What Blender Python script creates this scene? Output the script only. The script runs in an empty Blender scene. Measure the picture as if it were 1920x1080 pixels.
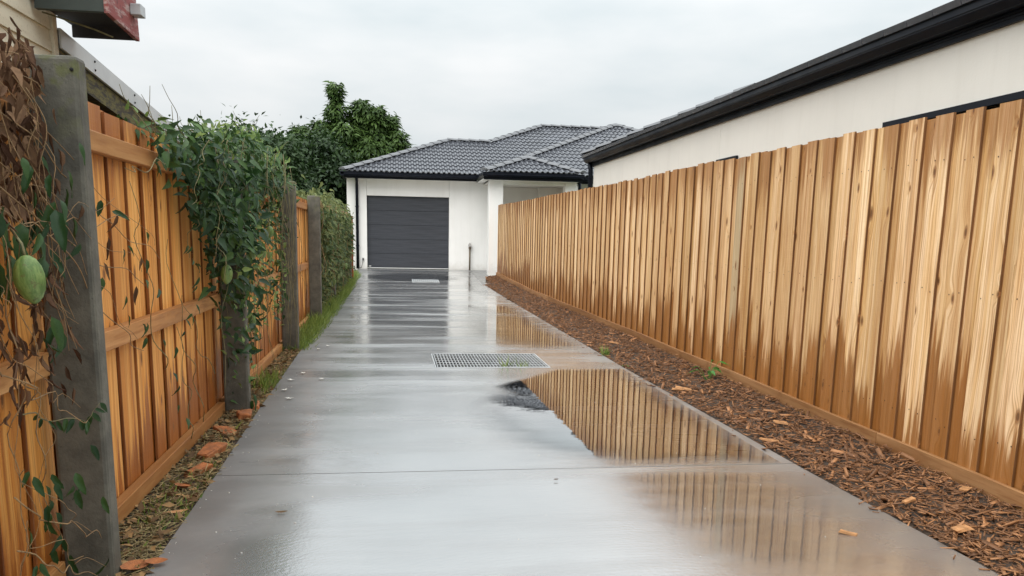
import bpy, bmesh, math, random
import numpy as np
from mathutils import Vector, Matrix
random.seed(7); RNG = np.random.default_rng(11)
S = bpy.context.scene; COL = S.collection
rad = math.radians

# ------------------------------------------------------------------ camera
H_CAM = 1.25
yaw, pitch, roll = .14553, .17393, .019855
fw = Vector((math.sin(yaw)*math.cos(pitch), math.cos(yaw)*math.cos(pitch), -math.sin(pitch)))
r0 = Vector((math.cos(yaw), -math.sin(yaw), 0)); u0 = r0.cross(fw)
rt = r0*math.cos(roll) + u0*math.sin(roll); up = -r0*math.sin(roll) + u0*math.cos(roll)
cam_d = bpy.data.cameras.new('camera'); cam = bpy.data.objects.new('camera', cam_d); COL.objects.link(cam)
cam.matrix_world = Matrix(((rt.x, up.x, -fw.x, 0), (rt.y, up.y, -fw.y, 0), (rt.z, up.z, -fw.z, H_CAM), (0, 0, 0, 1)))
cam_d.sensor_width = 36; cam_d.lens = 1535.6/1920*36; cam_d.shift_y = (714-540)/1920
cam_d.clip_start = .05; cam_d.clip_end = 600
S.camera = cam
S.render.resolution_x = 1024; S.render.resolution_y = 576

# ------------------------------------------------------------------ sky, sun, exposure
SUN_EL, SUN_AZ = rad(44), rad(213)          # azimuth clockwise from +Y: behind the camera
W = bpy.data.worlds.new('World'); S.world = W; W.use_nodes = True
nt = W.node_tree; nt.nodes.clear()
def wn(t, **k):
    n = nt.nodes.new(t)
    for a, b in k.items(): setattr(n, a, b)
    return n
sky = wn('ShaderNodeTexSky', sky_type='NISHITA', sun_disc=False, sun_elevation=SUN_EL, sun_rotation=SUN_AZ, air_density=1.0, dust_density=4.0)
skym = wn('ShaderNodeVectorMath', operation='SCALE'); skym.inputs['Scale'].default_value = .05
nt.links.new(sky.outputs[0], skym.inputs[0])
tc = wn('ShaderNodeTexCoord')
mp = wn('ShaderNodeMapping'); mp.inputs['Scale'].default_value = (1.6, 1.6, 5.0)
nt.links.new(tc.outputs['Generated'], mp.inputs[0])
nz = wn('ShaderNodeTexNoise'); nz.inputs['Scale'].default_value = 1.7; nz.inputs['Detail'].default_value = 5; nz.inputs['Roughness'].default_value = .5
nt.links.new(mp.outputs[0], nz.inputs[0])
cr = wn('ShaderNodeValToRGB'); cr.color_ramp.elements[0].position = .36; cr.color_ramp.elements[1].position = .64
cr.color_ramp.elements[0].color = (.68, .745, .77, 1); cr.color_ramp.elements[1].color = (.885, .90, .905, 1)
nt.links.new(nz.outputs[0], cr.inputs[0])
# overcast sky: brightens smoothly towards the zenith, the standard overcast distribution softened
sx = wn('ShaderNodeSeparateXYZ'); nt.links.new(tc.outputs['Generated'], sx.inputs[0])
zc = wn('ShaderNodeMath', operation='MAXIMUM'); zc.inputs[1].default_value = 0; nt.links.new(sx.outputs[2], zc.inputs[0])
zq = wn('ShaderNodeMath', operation='POWER'); zq.inputs[1].default_value = 1.6; nt.links.new(zc.outputs[0], zq.inputs[0])
zg = wn('ShaderNodeMath', operation='MULTIPLY_ADD'); zg.inputs[1].default_value = 1.9; zg.inputs[2].default_value = .80; nt.links.new(zq.outputs[0], zg.inputs[0])
cl = wn('ShaderNodeVectorMath', operation='SCALE'); nt.links.new(cr.outputs[0], cl.inputs[0]); nt.links.new(zg.outputs[0], cl.inputs['Scale'])
mx = wn('ShaderNodeMix', data_type='RGBA'); mx.inputs[0].default_value = .95
nt.links.new(skym.outputs[0], mx.inputs['A']); nt.links.new(cl.outputs[0], mx.inputs['B'])
bg = wn('ShaderNodeBackground'); bg.inputs[1].default_value = 1.0
nt.links.new(mx.outputs['Result'], bg.inputs[0])
wo = wn('ShaderNodeOutputWorld'); nt.links.new(bg.outputs[0], wo.inputs[0])
sl = bpy.data.lights.new('sun', 'SUN'); sl.energy = 1.5; sl.angle = rad(50); sl.color = (1, .97, .93)
so = bpy.data.objects.new('sun', sl); COL.objects.link(so)
sd = Vector((math.sin(SUN_AZ)*math.cos(SUN_EL), math.cos(SUN_AZ)*math.cos(SUN_EL), math.sin(SUN_EL)))
so.rotation_euler = sd.to_track_quat('Z', 'Y').to_euler(); so.location = (0, -10, 20)
S.view_settings.view_transform = 'Standard'; S.view_settings.look = 'None'
S.view_settings.exposure = .27; S.view_settings.gamma = 1; S.view_settings.use_curve_mapping = False

# ------------------------------------------------------------------ material helper
class NT:
    def __init__(s, name):
        s.m = bpy.data.materials.new(name); s.m.use_nodes = True; s.t = s.m.node_tree; s.t.nodes.clear()
        s.out = s.n('ShaderNodeOutputMaterial'); s.b = s.n('ShaderNodeBsdfPrincipled'); s.l(s.b.outputs[0], s.out.inputs[0])
    def n(s, t, **k):
        n = s.t.nodes.new(t)
        for a, b in k.items(): setattr(n, a, b)
        return n
    def l(s, a, b): s.t.links.new(a, b)
    def inp(s, i, v):
        if hasattr(v, 'is_linked'): s.l(v, i)
        elif isinstance(v, (tuple, list)) and len(v) == 3 and i.type == 'RGBA': i.default_value = (*v, 1)
        else: i.default_value = v
    def mp(s, vec, scale=(1, 1, 1), loc=(0, 0, 0)):
        n = s.n('ShaderNodeMapping'); s.l(vec, n.inputs[0]); n.inputs['Scale'].default_value = scale; s.inp(n.inputs['Location'], loc); return n.outputs[0]
    def noise(s, vec, scale=5, det=4, rough=.55, dist=0, out=0):
        n = s.n('ShaderNodeTexNoise'); s.l(vec, n.inputs['Vector']); n.inputs['Scale'].default_value = scale
        n.inputs['Detail'].default_value = det; n.inputs['Roughness'].default_value = rough; n.inputs['Distortion'].default_value = dist
        return n.outputs[out]
    def ramp(s, f, a, b, ca=(0, 0, 0), cb=(1, 1, 1)):
        n = s.n('ShaderNodeValToRGB'); s.l(f, n.inputs[0]); e = n.color_ramp.elements
        e[0].position = a; e[1].position = b; e[0].color = (*ca, 1); e[1].color = (*cb, 1); return n.outputs[0]
    def mr(s, f, a, b, c=0, d=1, smooth=True):
        n = s.n('ShaderNodeMapRange'); n.interpolation_type = 'SMOOTHSTEP' if smooth else 'LINEAR'
        s.inp(n.inputs[0], f)
        for i, v in enumerate((a, b, c, d)): s.inp(n.inputs[i+1], v)
        return n.outputs[0]
    def mix(s, f, a, b, mode='MIX'):
        n = s.n('ShaderNodeMix', data_type='RGBA', blend_type=mode); s.inp(n.inputs[0], f); s.inp(n.inputs['A'], a); s.inp(n.inputs['B'], b); return n.outputs['Result']
    def math(s, op, a, b=0, c=0):
        n = s.n('ShaderNodeMath', operation=op); s.inp(n.inputs[0], a); s.inp(n.inputs[1], b); s.inp(n.inputs[2], c); return n.outputs[0]
    def obj(s): return s.n('ShaderNodeTexCoord').outputs['Object']
    def bump(s, h, st=.3, d=.01, nrm=None):
        n = s.n('ShaderNodeBump'); n.inputs['Strength'].default_value = st; n.inputs['Distance'].default_value = d; s.l(h, n.inputs['Height'])
        if nrm is not None: s.l(nrm, n.inputs['Normal'])
        return n.outputs[0]
    def set(s, col=None, rough=None, nrm=None, spec=None, metal=None):
        if col is not None: s.inp(s.b.inputs['Base Color'], col)
        if rough is not None: s.inp(s.b.inputs['Roughness'], rough)
        if nrm is not None: s.l(nrm, s.b.inputs['Normal'])
        if spec is not None: s.inp(s.b.inputs['Specular IOR Level'], spec)
        if metal is not None: s.inp(s.b.inputs['Metallic'], metal)
        return s.m

def plain(name, col, rough=.6, var=.15, scale=6, bump=.1, metal=0, spec=.5):
    k = NT(name); o = k.obj(); f = k.noise(o, scale, 6)
    c2 = tuple(c*(1-var) for c in col); c1 = tuple(min(1, c*(1+var)) for c in col)
    c = k.mix(k.mr(f, .3, .7), c2, c1)
    return k.set(c, k.mr(f, .3, .7, max(0, rough-.08), min(1, rough+.08)), k.bump(k.noise(o, scale*18, 3), bump, .004), spec, metal)

def wood(name, light, mid, wet, height=None, wet_lo=.34, wet_hi=.25, wet_all=0., gray=.0):
    """sawn treated pine: streaky grain, knots, damp stains creeping up from the ground and down from the top"""
    k = NT(name); o = k.obj(); oi = k.n('ShaderNodeObjectInfo'); rnd = oi.outputs['Random']
    off = k.n('ShaderNodeCombineXYZ'); k.l(k.math('MULTIPLY', rnd, 37.), off.inputs[0]); k.l(k.math('MULTIPLY', rnd, 91.), off.inputs[2])
    v = k.n('ShaderNodeVectorMath', operation='ADD'); k.l(o, v.inputs[0]); k.l(off.outputs[0], v.inputs[1]); v = v.outputs[0]
    wob = k.noise(k.mp(v, (3, 3, 1.1)), 1, 2, .5, 0, 1)
    wv = k.n('ShaderNodeVectorMath', operation='MULTIPLY_ADD'); k.l(wob, wv.inputs[0]); wv.inputs[1].default_value = (.05, 0, .1); k.l(v, wv.inputs[2]); wv = wv.outputs[0]
    ws = k.n('ShaderNodeSeparateXYZ'); k.l(wv, ws.inputs[0]); wc2 = k.n('ShaderNodeCombineXYZ'); k.l(k.math('MULTIPLY', ws.outputs[0], 5.4), wc2.inputs[0]); k.l(k.math('MULTIPLY', ws.outputs[2], 2.5), wc2.inputs[1])
    vo = k.n('ShaderNodeTexVoronoi', feature='F1', voronoi_dimensions='2D'); k.l(wc2.outputs[0], vo.inputs['Vector']); vo.inputs['Scale'].default_value = 1; vo.inputs['Randomness'].default_value = 1
    vsp = k.n('ShaderNodeSeparateColor'); k.l(vo.outputs['Color'], vsp.inputs[0])
    kd = k.math('ADD', k.math('MULTIPLY', vo.outputs['Distance'], k.mr(vsp.outputs[1], 0, 1, .62, 1.9, False)), k.mr(vsp.outputs[0], .50, .52, 0, 1))
    # grain bends round the knots
    gd = k.math('MULTIPLY', k.mr(kd, 0, .34, 1, 0), .035)
    cv = k.n('ShaderNodeCombineXYZ'); k.l(gd, cv.inputs[0])
    gv = k.n('ShaderNodeVectorMath', operation='ADD'); k.l(wv, gv.inputs[0]); k.l(cv.outputs[0], gv.inputs[1]); gv = gv.outputs[0]
    g1 = k.noise(k.mp(gv, (26, 8, .55)), 1, 4, .6)
    g2 = k.noise(k.mp(gv, (130, 40, 2.2)), 1, 3, .6)
    saw = k.noise(k.mp(v, (3, 3, 110)), 1, 2, .5)
    c = k.mix(k.mr(g1, .34, .66), light, mid)
    band = k.noise(k.mp(gv, (9, 3, .28)), 1, 3, .55)
    c = k.mix(k.math('MULTIPLY', k.mr(band, .50, .66), .6), c, tuple(a*.5+b*.5 for a, b in zip(mid, wet)))
    c = k.mix(k.math('MULTIPLY', k.mr(kd, .26, .08), .45), c, mid)
    tone = k.ramp(rnd, 0, 1, (.74, .66, .56), (1.14, 1.15, 1.18)); rt_ = k.math('FRACT', k.math('MULTIPLY', rnd, 5.31))
    c = k.mix(k.math('MULTIPLY', rt_, .22), c, (light[0], light[1]*.86, light[2]*.9))
    c = k.mix(1.0, c, tone, 'MULTIPLY')
    c = k.mix(k.math('MULTIPLY', k.mr(g2, .45, .66), .55), c, wet)
    c = k.mix(k.math('MULTIPLY', k.mr(saw, .5, .7), .12), c, mid)
    if gray:
        rg = k.math('FRACT', k.math('MULTIPLY', rnd, 7.13))
        c = k.mix(k.math('MULTIPLY', k.mr(rg, 1-gray, 1-gray+.02), .55), c, (.30, .27, .17))
    # damp
    sx = k.n('ShaderNodeSeparateXYZ'); k.l(o, sx.inputs[0]); z = sx.outputs[2]
    st = k.noise(k.mp(v, (24, 5, .9)), 1, 5, .66)
    r2 = k.math('FRACT', k.math('MULTIPLY', rnd, 13.7)); r3 = k.math('FRACT', k.math('MULTIPLY', rnd, 29.3))
    wetm = None
    if height:
        edge = k.math('ADD', k.math('MULTIPLY', k.math('SUBTRACT', st, .5), 1.25), k.math('MULTIPLY_ADD', r2, wet_lo*1.3, wet_lo*.45))
        lo = k.mr(k.math('SUBTRACT', z, edge), -.11, .09, 1, 0)
        e2 = k.math('ADD', k.math('MULTIPLY', k.math('SUBTRACT', st, .5), 1.5), k.math('MULTIPLY_ADD', r3, wet_hi*1.8, -wet_hi*.3))
        hi = k.mr(k.math('SUBTRACT', k.math('SUBTRACT', height, z), e2), -.16, .16, 1, 0)
        wetm = k.math('MAXIMUM', lo, k.math('MULTIPLY', hi, .8))
        run = k.math('MULTIPLY', k.mr(k.noise(k.mp(v, (20, 5, .3)), 1, 4, .62), .54, .68), .62)
        wetm = k.math('MAXIMUM', wetm, run)
        wetm = k.math('MAXIMUM', wetm, wet_all)
    else:
        wetm = k.math('MAXIMUM', k.math('MULTIPLY', k.mr(st, .45, .62), .6), wet_all)
    wc = k.mix(k.mr(g1, .25, .75), wet, tuple(x*.66 for x in wet))
    c = k.mix(k.math('MULTIPLY', wetm, .88), c, wc)
    ring = k.math('SINE', k.math('MULTIPLY', kd, 150))
    kn = k.mr(kd, .045, .105, 1, 0)
    kc = k.mix(k.mr(ring, -.2, .9), (.20, .075, .02), (.34, .15, .05))
    c = k.mix(k.math('MULTIPLY', kn, .85), c, kc)
    c = k.mix(k.math('MULTIPLY', k.mr(kd, .055, .01), .6), c, (.07, .03, .01))
    hgt = k.math('ADD', k.math('ADD', g2, k.math('MULTIPLY', g1, .7)), k.math('MULTIPLY', saw, .35))
    return k.set(c, k.mr(wetm, 0, 1, .72, .42), k.bump(hgt, .5, .004), .4)

M = {}
M['pine'] = wood('sawn_pine_dry', (.95, .715, .435), (.75, .475, .205), (.38, .135, .017), 1.9, .36, .26, 0, .02)
M['pine_lap'] = wood('sawn_pine_lapped_under', (.88, .63, .35), (.65, .385, .145), (.35, .12, .015), 1.9, .40, .32, .0)
M['pine_edge'] = wood('dark_sawn_edge', (.19, .085, .026), (.14, .06, .017), (.10, .04, .01))  # paling side faces, coloured darker than the fronts so the seams show
M['pine_plinth'] = wood('sawn_pine_plinth', (.42, .23, .10), (.30, .15, .05), (.22, .085, .025))
M['pine_wet'] = wood('sawn_pine_amber', (.92, .52, .16), (.73, .31, .055), (.33, .09, .011), 1.75, .32, .22, .02)
M['amber_edge'] = wood('dark_amber_edge', (.34, .13, .03), (.24, .08, .017), (.15, .045, .009))  # darker amber for the side faces of the left palings
M['rail'] = wood('pine_rail', (.56, .31, .12), (.42, .20, .06), (.30, .11, .025))
M['rust_board'] = wood('red_pine_board', (.40, .13, .035), (.30, .085, .02), (.22, .06, .015))

def foliage(name, a, b, rough=.4, trans=.25, spec=.5):
    k = NT(name); at = k.n('ShaderNodeAttribute', attribute_name='tint'); oi = k.n('ShaderNodeObjectInfo')
    o = k.obj(); f = k.math('ADD', at.outputs['Fac'], k.math('MULTIPLY', oi.outputs['Random'], .45))
    c = k.mix(k.mr(f, 0, 1.1, 0, 1, False), a, b)
    c = k.mix(k.math('MULTIPLY', k.mr(k.noise(o, 30, 3), .45, .7), .35), c, tuple(x*.55 for x in a))
    k.set(c, rough, None, spec)
    tr = k.n('ShaderNodeBsdfTranslucent'); k.l(c, tr.inputs[0]); ms = k.n('ShaderNodeMixShader'); ms.inputs[0].default_value = trans
    k.l(k.b.outputs[0], ms.inputs[1]); k.l(tr.outputs[0], ms.inputs[2]); k.l(ms.outputs[0], k.out.inputs[0]); return k.m
M['leaf'] = foliage('vine_leaf', (.016, .048, .016), (.085, .165, .040), .42, .2, .32)
M['leaf_new'] = foliage('vine_leaf_new', (.12, .22, .05), (.25, .33, .09), .45)
M['leaf_pale'] = foliage('vine_leaf_mixed', (.022, .055, .014), (.27, .30, .11), .55, .25, .3)
M['leaf_tree'] = foliage('tree_leaf', (.010, .028, .008), (.050, .095, .028), .5, .2, .3)
M['leaf_bamboo'] = foliage('bamboo_leaf', (.016, .045, .010), (.115, .19, .045), .5, .3, .3)
M['grass'] = foliage('grass_blade', (.07, .15, .02), (.34, .42, .10), .5, .3)
M['weed'] = foliage('weed_leaf', (.07, .24, .04), (.17, .42, .08), .42, .3)
M['dead_leaf'] = foliage('withered_leaf', (.085, .042, .026), (.40, .25, .145), .85, .12, .15)
M['litter'] = foliage('leaf_litter', (.07, .04, .022), (.38, .23, .10), .75, .05, .2)
M['mulch'] = foliage('wood_mulch', (.050, .020, .010), (.42, .20, .085), .6, .0, .4)
M['straw'] = foliage('dry_straw', (.10, .07, .035), (.42, .33, .16), .7, .0, .3)
M['petal'] = plain('white_petal', (.75, .74, .68), .5)
M['stem'] = plain('vine_stem', (.17, .15, .07), .7, .3, 30)
M['stem_dry'] = plain('dry_stem', (.24, .15, .07), .8, .3, 30)
M['bark'] = plain('bark', (.09, .07, .05), .9, .3, 12, .5)
M['nail'] = plain('rusty_nail', (.045, .028, .02), .6, .3, 30, .1, .3)
M['soil'] = plain('damp_soil', (.055, .036, .024), .85, .45, 9, .8)
M['earth'] = plain('garden_ground', (.07, .085, .03), .9, .4, 2, .6)
def render_wall(name, col, dirt):
    k = NT(name); o = k.obj(); wp = k.n('ShaderNodeNewGeometry').outputs['Position']; f = k.noise(wp, 1.2, 5); st = k.noise(k.mp(wp, (7, 7, .5)), 1, 5, .6); sx = k.n('ShaderNodeSeparateXYZ'); k.l(wp, sx.inputs[0])
    c = k.mix(k.mr(f, .3, .7), tuple(x*.975 for x in col), tuple(min(1, x*1.03) for x in col))
    c = k.mix(k.math('MULTIPLY', k.mr(st, .48, .72), .09), c, dirt)
    sp = k.math('MULTIPLY', k.mr(k.math('ADD', sx.outputs[2], k.math('MULTIPLY', k.math('SUBTRACT', k.noise(wp, 9, 5, .7), .5), .5)), .25, .55, 1, 0), .35)
    c = k.mix(sp, c, dirt)
    return k.set(c, .85, k.bump(k.math('ADD', k.noise(o, 60, 4), k.math('MULTIPLY', f, .5)), .35, .004), .3)
M['render'] = render_wall('white_render', (.84, .83, .805), (.50, .47, .42))
M['render2'] = render_wall('cream_render', (.84, .815, .755), (.55, .51, .44))
M['render_in'] = plain('porch_render', (.74, .71, .665), .85, .04, 2, .2)
M['black_metal'] = plain('black_colour_steel', (.006, .008, .014), .40, .2, 3, .02, 0, .16)
M['black_soft'] = plain('black_fascia', (.007, .009, .014), .5, .2, 3, .03, 0, .14)
M['tile'] = plain('charcoal_roof_tile', (.108, .114, .130), .28, .3, 2.2, .2)
M['ridge'] = plain('charcoal_ridge_tile', (.165, .17, .18), .55, .12, 5, .2)
M['dark'] = plain('dark_void', (.012, .012, .012), .9, .1)
M['galv'] = plain('galvanised_steel', (.50, .52, .53), .42, .12, 7, .05, .35)
M['capping'] = plain('zinc_capping', (.60, .62, .63), .5, .10, 3, .05, .15)
M['chrome'] = plain('chrome', (.75, .75, .74), .25, .08, 8, .02, .8)
M['pipe'] = plain('bronze_pipe', (.13, .095, .06), .5, .2, 12, .1, .3)
M['white_paint'] = plain('white_paint', (.8, .8, .79), .5, .05, 6)
M['green_paint'] = plain('dark_green_paint', (.040, .052, .047), .55, .2, 5, .15)
M['black_timber'] = plain('blackened_timber', (.028, .025, .026), .8, .4, 14, .4)
M['brick'] = plain('terracotta_brick', (.36, .125, .04), .75, .3, 25, .6)
M['chip'] = plain('orange_wood_chip', (.42, .21, .085), .7, .3, 25, .4)
M['glass'] = plain('dark_glass', (.02, .022, .026), .06, .1, 2, .0)
M['pebble'] = plain('pale_grit', (.6, .58, .54), .7, .2, 30)

k = NT('grey_concrete_post'); o = k.obj(); f = k.noise(o, 9, 6, .65); f2 = k.noise(k.mp(o, (14, 14, 3)), 1, 4)
sxz = k.n('ShaderNodeSeparateXYZ'); k.l(o, sxz.inputs[0])
c = k.mix(k.mr(f, .3, .7), (.07, .067, .054), (.14, .133, .106))
c = k.mix(k.math('MULTIPLY', k.mr(f2, .5, .7), .35), c, (.045, .044, .036))
moss = k.math('MULTIPLY', k.mr(k.math('ADD', sxz.outputs[2], k.math('MULTIPLY', f, .5)), 1.7, 2.05), k.mr(k.noise(o, 16, 4), .45, .62))
c = k.mix(k.math('MULTIPLY', moss, .7), c, (.10, .11, .028))
c = k.mix(k.math('MULTIPLY', k.mr(k.noise(o, 120, 2), .66, .72), .5), c, (.03, .03, .026))
M['post'] = k.set(c, .72, k.bump(k.math('ADD', f, k.noise(o, 90, 3)), .35, .006))

k = NT('garage_door_panel'); o = k.obj(); g = k.noise(k.mp(o, (1.3, 1, 45)), 1, 5, .65); g2 = k.noise(k.mp(o, (6, 1, 160)), 1, 3)
c = k.mix(k.mr(g, .35, .7), (.028, .031, .039), (.050, .055, .067))
M['door'] = k.set(c, k.mr(g2, .3, .7, .38, .52), k.bump(k.math('ADD', g, g2), .35, .003))

k = NT('cream_weatherboard'); o = k.obj(); f = k.noise(k.mp(o, (2, .8, 6)), 2, 5, .6)
c = k.mix(k.mr(f, .4, .75), (.70, .64, .50), (.58, .51, .38)); c = k.mix(k.math('MULTIPLY', k.mr(k.noise(o, 60, 3), .6, .7), .5), c, (.33, .27, .2))
M['weatherboard'] = k.set(c, .65, k.bump(f, .2, .004))

k = NT('weathered_red_paint'); o = k.obj(); f = k.noise(k.mp(o, (5, 2.2, 14)), 2, 6, .7)
c = k.mix(k.mr(f, .48, .62), (.27, .062, .058), (.42, .30, .28)); c = k.mix(k.mr(k.noise(o, 25, 4), .56, .66), c, (.14, .035, .035))
M['red_paint'] = k.set(c, .7, k.bump(f, .5, .006))

k = NT('mossy_rafter'); o = k.obj(); f = k.noise(k.mp(o, (5, 4, 14)), 2, 6, .7)
c = k.mix(k.mr(f, .4, .6), (.045, .038, .035), (.16, .14, .05)); M['mossy'] = k.set(c, .9, k.bump(f, .6, .01))

k = NT('moth_vine_pod'); o = k.obj(); f = k.noise(k.mp(o, (60, 60, 14)), 1, 5, .65)
c = k.mix(k.mr(f, .35, .7), (.075, .145, .03), (.20, .28, .085)); c = k.mix(k.math('MULTIPLY', k.mr(k.noise(o, 70, 4), .58, .68), .7), c, (.10, .09, .03)); M['pod'] = k.set(c, .5, k.bump(f, .3, .004))

# wet trowelled concrete: dull film near the edges, glossy streaky film over most of the slab
def concrete():
    k = NT('wet_concrete'); o = k.obj()
    f = k.noise(o, 1.1, 6, .6); fine = k.noise(o, 55, 4, .6); f3 = k.noise(k.mp(o, (.55, 1.6, 1)), 1.5, 6, .6)
    c = k.mix(k.mr(f, .3, .7), (.132, .131, .129), (.20, .199, .197))
    c = k.mix(k.math('MULTIPLY', k.mr(fine, .5, .75), .25), c, (.24, .235, .225))
    c = k.mix(k.math('MULTIPLY', k.mr(k.noise(o, .8, 3, .5, .8), .52, .66), .45), c, (.10, .096, .09))
    sx = k.n('ShaderNodeSeparateXYZ'); k.l(o, sx.inputs[0]); X = sx.outputs[0]; Y = sx.outputs[1]
    wob = k.math('MULTIPLY', k.math('SUBTRACT', k.noise(o, 1.3, 4, .6, .4), .5), 1.0)
    film = k.mr(k.math('ADD', X, wob), -.95, -.25)                    # drier strip along the left edge
    film = k.math('MULTIPLY', film, k.mr(k.math('ADD', X, k.math('MULTIPLY', wob, .5)), 2.35, 1.7, .35, 1))
    streak = k.noise(k.mp(o, (.35, 2.1, 1)), 1, 4, .55, .3)
    far = k.mr(Y, 7.5, 11)
    film = k.math('MULTIPLY', film, k.mr(streak, .3, .62, .66, 1))
    rough = k.math('ADD', k.mr(streak, .32, .62, .30, .16), k.math('MULTIPLY', k.mr(film, 0, 1, 1, 0), .12))
    rough = k.math('SUBTRACT', rough, k.math('MULTIPLY', far, .05))
    # arcs left by the trowel
    w = k.n('ShaderNodeTexWave', wave_type='RINGS', rings_direction='Z'); k.l(k.mp(o, (1, 1, 0), (-.9, -1.2, 0)), w.inputs[0])
    w.inputs['Scale'].default_value = 11; w.inputs['Distortion'].default_value = 5; w.inputs['Detail'].default_value = 3; w.inputs['Detail Scale'].default_value = 1.5
    hg = k.math('ADD', k.math('MULTIPLY', fine, .5), k.math('MULTIPLY', w.outputs['Fac'], .06))
    hg = k.math('ADD', hg, k.math('MULTIPLY', f3, k.mr(Y, 4, 10, .7, 2.2)))
    bn = k.bump(hg, .32, .004)
    k.set(c, .6, bn, .35)
    gl = k.n('ShaderNodeBsdfGlossy'); k.l(rough, gl.inputs['Roughness']); k.l(bn, gl.inputs['Normal']); gl.inputs[0].default_value = (1, 1, 1, 1)
    fr = k.n('ShaderNodeFresnel'); fr.inputs[0].default_value = 2.6
    fac = k.math('MULTIPLY', k.math('ADD', fr.outputs[0], .25), k.mr(film, 0, 1, .12, 1, False))
    ms = k.n('ShaderNodeMixShader'); k.l(fac, ms.inputs[0]); k.l(k.b.outputs[0], ms.inputs[1]); k.l(gl.outputs[0], ms.inputs[2]); k.l(ms.outputs[0], k.out.inputs[0])
    return k.m
M['concrete'] = concrete()
def water():
    k = NT('shallow_rain_water'); o = k.obj(); at = k.n('ShaderNodeAttribute', attribute_name='depth')
    d = k.math('ADD', at.outputs['Fac'], k.math('MULTIPLY', k.math('SUBTRACT', k.noise(k.mp(o, (1.0, 3, 1)), 1.6, 6, .6), .5), .55))
    m = k.mr(d, -.12, .75)
    bn = k.bump(k.noise(k.mp(o, (1.6, 3, 1)), 2.0, 3, .5), .03, .012)
    gl = k.n('ShaderNodeBsdfGlossy'); k.inp(gl.inputs['Roughness'], k.mr(m, 0, .7, .16, .012)); k.l(bn, gl.inputs['Normal']); gl.inputs[0].default_value = (1, 1, 1, 1)
    tr = k.n('ShaderNodeBsdfTransparent'); fr = k.n('ShaderNodeFresnel'); fr.inputs[0].default_value = 2.6
    fac = k.math('MULTIPLY', k.math('ADD', fr.outputs[0], .24), m)
    ms = k.n('ShaderNodeMixShader'); k.l(fac, ms.inputs[0]); k.l(tr.outputs[0], ms.inputs[1]); k.l(gl.outputs[0], ms.inputs[2]); k.l(ms.outputs[0], k.out.inputs[0])
    return k.m
M['water'] = water()

# ------------------------------------------------------------------ object helpers
WM = {}
def mesh(name, verts, faces, smooth=False):
    me = bpy.data.meshes.new(name); me.from_pydata([tuple(v) for v in verts], [], faces)
    if smooth: me.polygons.foreach_set('use_smooth', [True]*len(me.polygons))
    me.update(); return me
def link(name, me, mat=None, parent=None, mw=None):
    if me is not None and mat is not None and not me.materials: me.materials.append(M[mat] if isinstance(mat, str) else mat)
    o = bpy.data.objects.new(name, me); COL.objects.link(o)
    mw = mw or Matrix.Identity(4); o.matrix_basis = mw; WM[o] = mw
    if parent is not None:
        o.parent = parent; o.matrix_parent_inverse = WM[parent].inverted()
    return o
def thing(name, label, cat, loc=(0, 0, 0), group=None):
    o = link(name, None, mw=Matrix.Translation(loc)); return tag(o, label, cat, group)
def tag(o, label, cat, group=None):
    o['label'] = label; o['category'] = cat
    if group: o['group'] = group
    return o
def struct(o, label=None, kind='structure'):
    o['kind'] = kind
    if label: o['label'] = label
    return o
BF = [(0, 3, 2, 1), (4, 5, 6, 7), (0, 1, 5, 4), (1, 2, 6, 5), (2, 3, 7, 6), (3, 0, 4, 7)]
def boxv(x0, x1, y0, y1, z0, z1):
    return [(x0, y0, z0), (x1, y0, z0), (x1, y1, z0), (x0, y1, z0), (x0, y0, z1), (x1, y0, z1), (x1, y1, z1), (x0, y1, z1)]
def bevel_mesh(name, verts, faces, w, seg=1):
    me = mesh(name, verts, faces)
    if w:
        bm = bmesh.new(); bm.from_mesh(me); bmesh.ops.bevel(bm, geom=bm.edges[:], offset=w, segments=seg, affect='EDGES', profile=.5); bm.to_mesh(me); bm.free()
    return me
def box(name, x0, x1, y0, y1, z0, z1, mat, parent=None, bev=0):
    cx, cy, cz = (x0+x1)/2, (y0+y1)/2, z0
    me = bevel_mesh(name, boxv(x0-cx, x1-cx, y0-cy, y1-cy, 0, z1-z0), BF, bev)
    return link(name, me, mat, parent, Matrix.Translation((cx, cy, cz)))
def extrude(name, prof, y0, y1, mat, parent=None, axis='Y'):
    """closed profile of (a, z) swept along Y (a = X) or along X (a = Y)"""
    n = len(prof); v = []
    for t in (y0, y1):
        for a, z in prof: v.append((a, t, z) if axis == 'Y' else (t, a, z))
    f = [(i, (i+1) % n, n+(i+1) % n, n+i) for i in range(n)] + [tuple(range(n-1, -1, -1)), tuple(range(n, 2*n))]
    me = mesh(name, v, f); bm = bmesh.new(); bm.from_mesh(me); bmesh.ops.recalc_face_normals(bm, faces=bm.faces[:]); bm.to_mesh(me); bm.free()
    return link(name, me, mat, parent)
def tube_geo(pts, r0, r1=None, n=6, base=0):
    pts = [Vector(p) for p in pts]; r1 = r0 if r1 is None else r1; V = []; F = []
    for i, p in enumerate(pts):
        d = (pts[min(i+1, len(pts)-1)]-pts[max(i-1, 0)]).normalized()
        a = d.cross(Vector((0, 0, 1)) if abs(d.z) < .9 else Vector((1, 0, 0))).normalized(); b = d.cross(a)
        r = r0+(r1-r0)*i/(len(pts)-1)
        for j in range(n):
            t = 2*math.pi*j/n; V.append(p+a*math.cos(t)*r+b*math.sin(t)*r)
    for i in range(len(pts)-1):
        for j in range(n): F.append((base+i*n+j, base+i*n+(j+1) % n, base+(i+1)*n+(j+1) % n, base+(i+1)*n+j))
    F.append(tuple(base+j for j in range(n-1, -1, -1))); F.append(tuple(base+(len(pts)-1)*n+j for j in range(n)))
    return V, F
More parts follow.
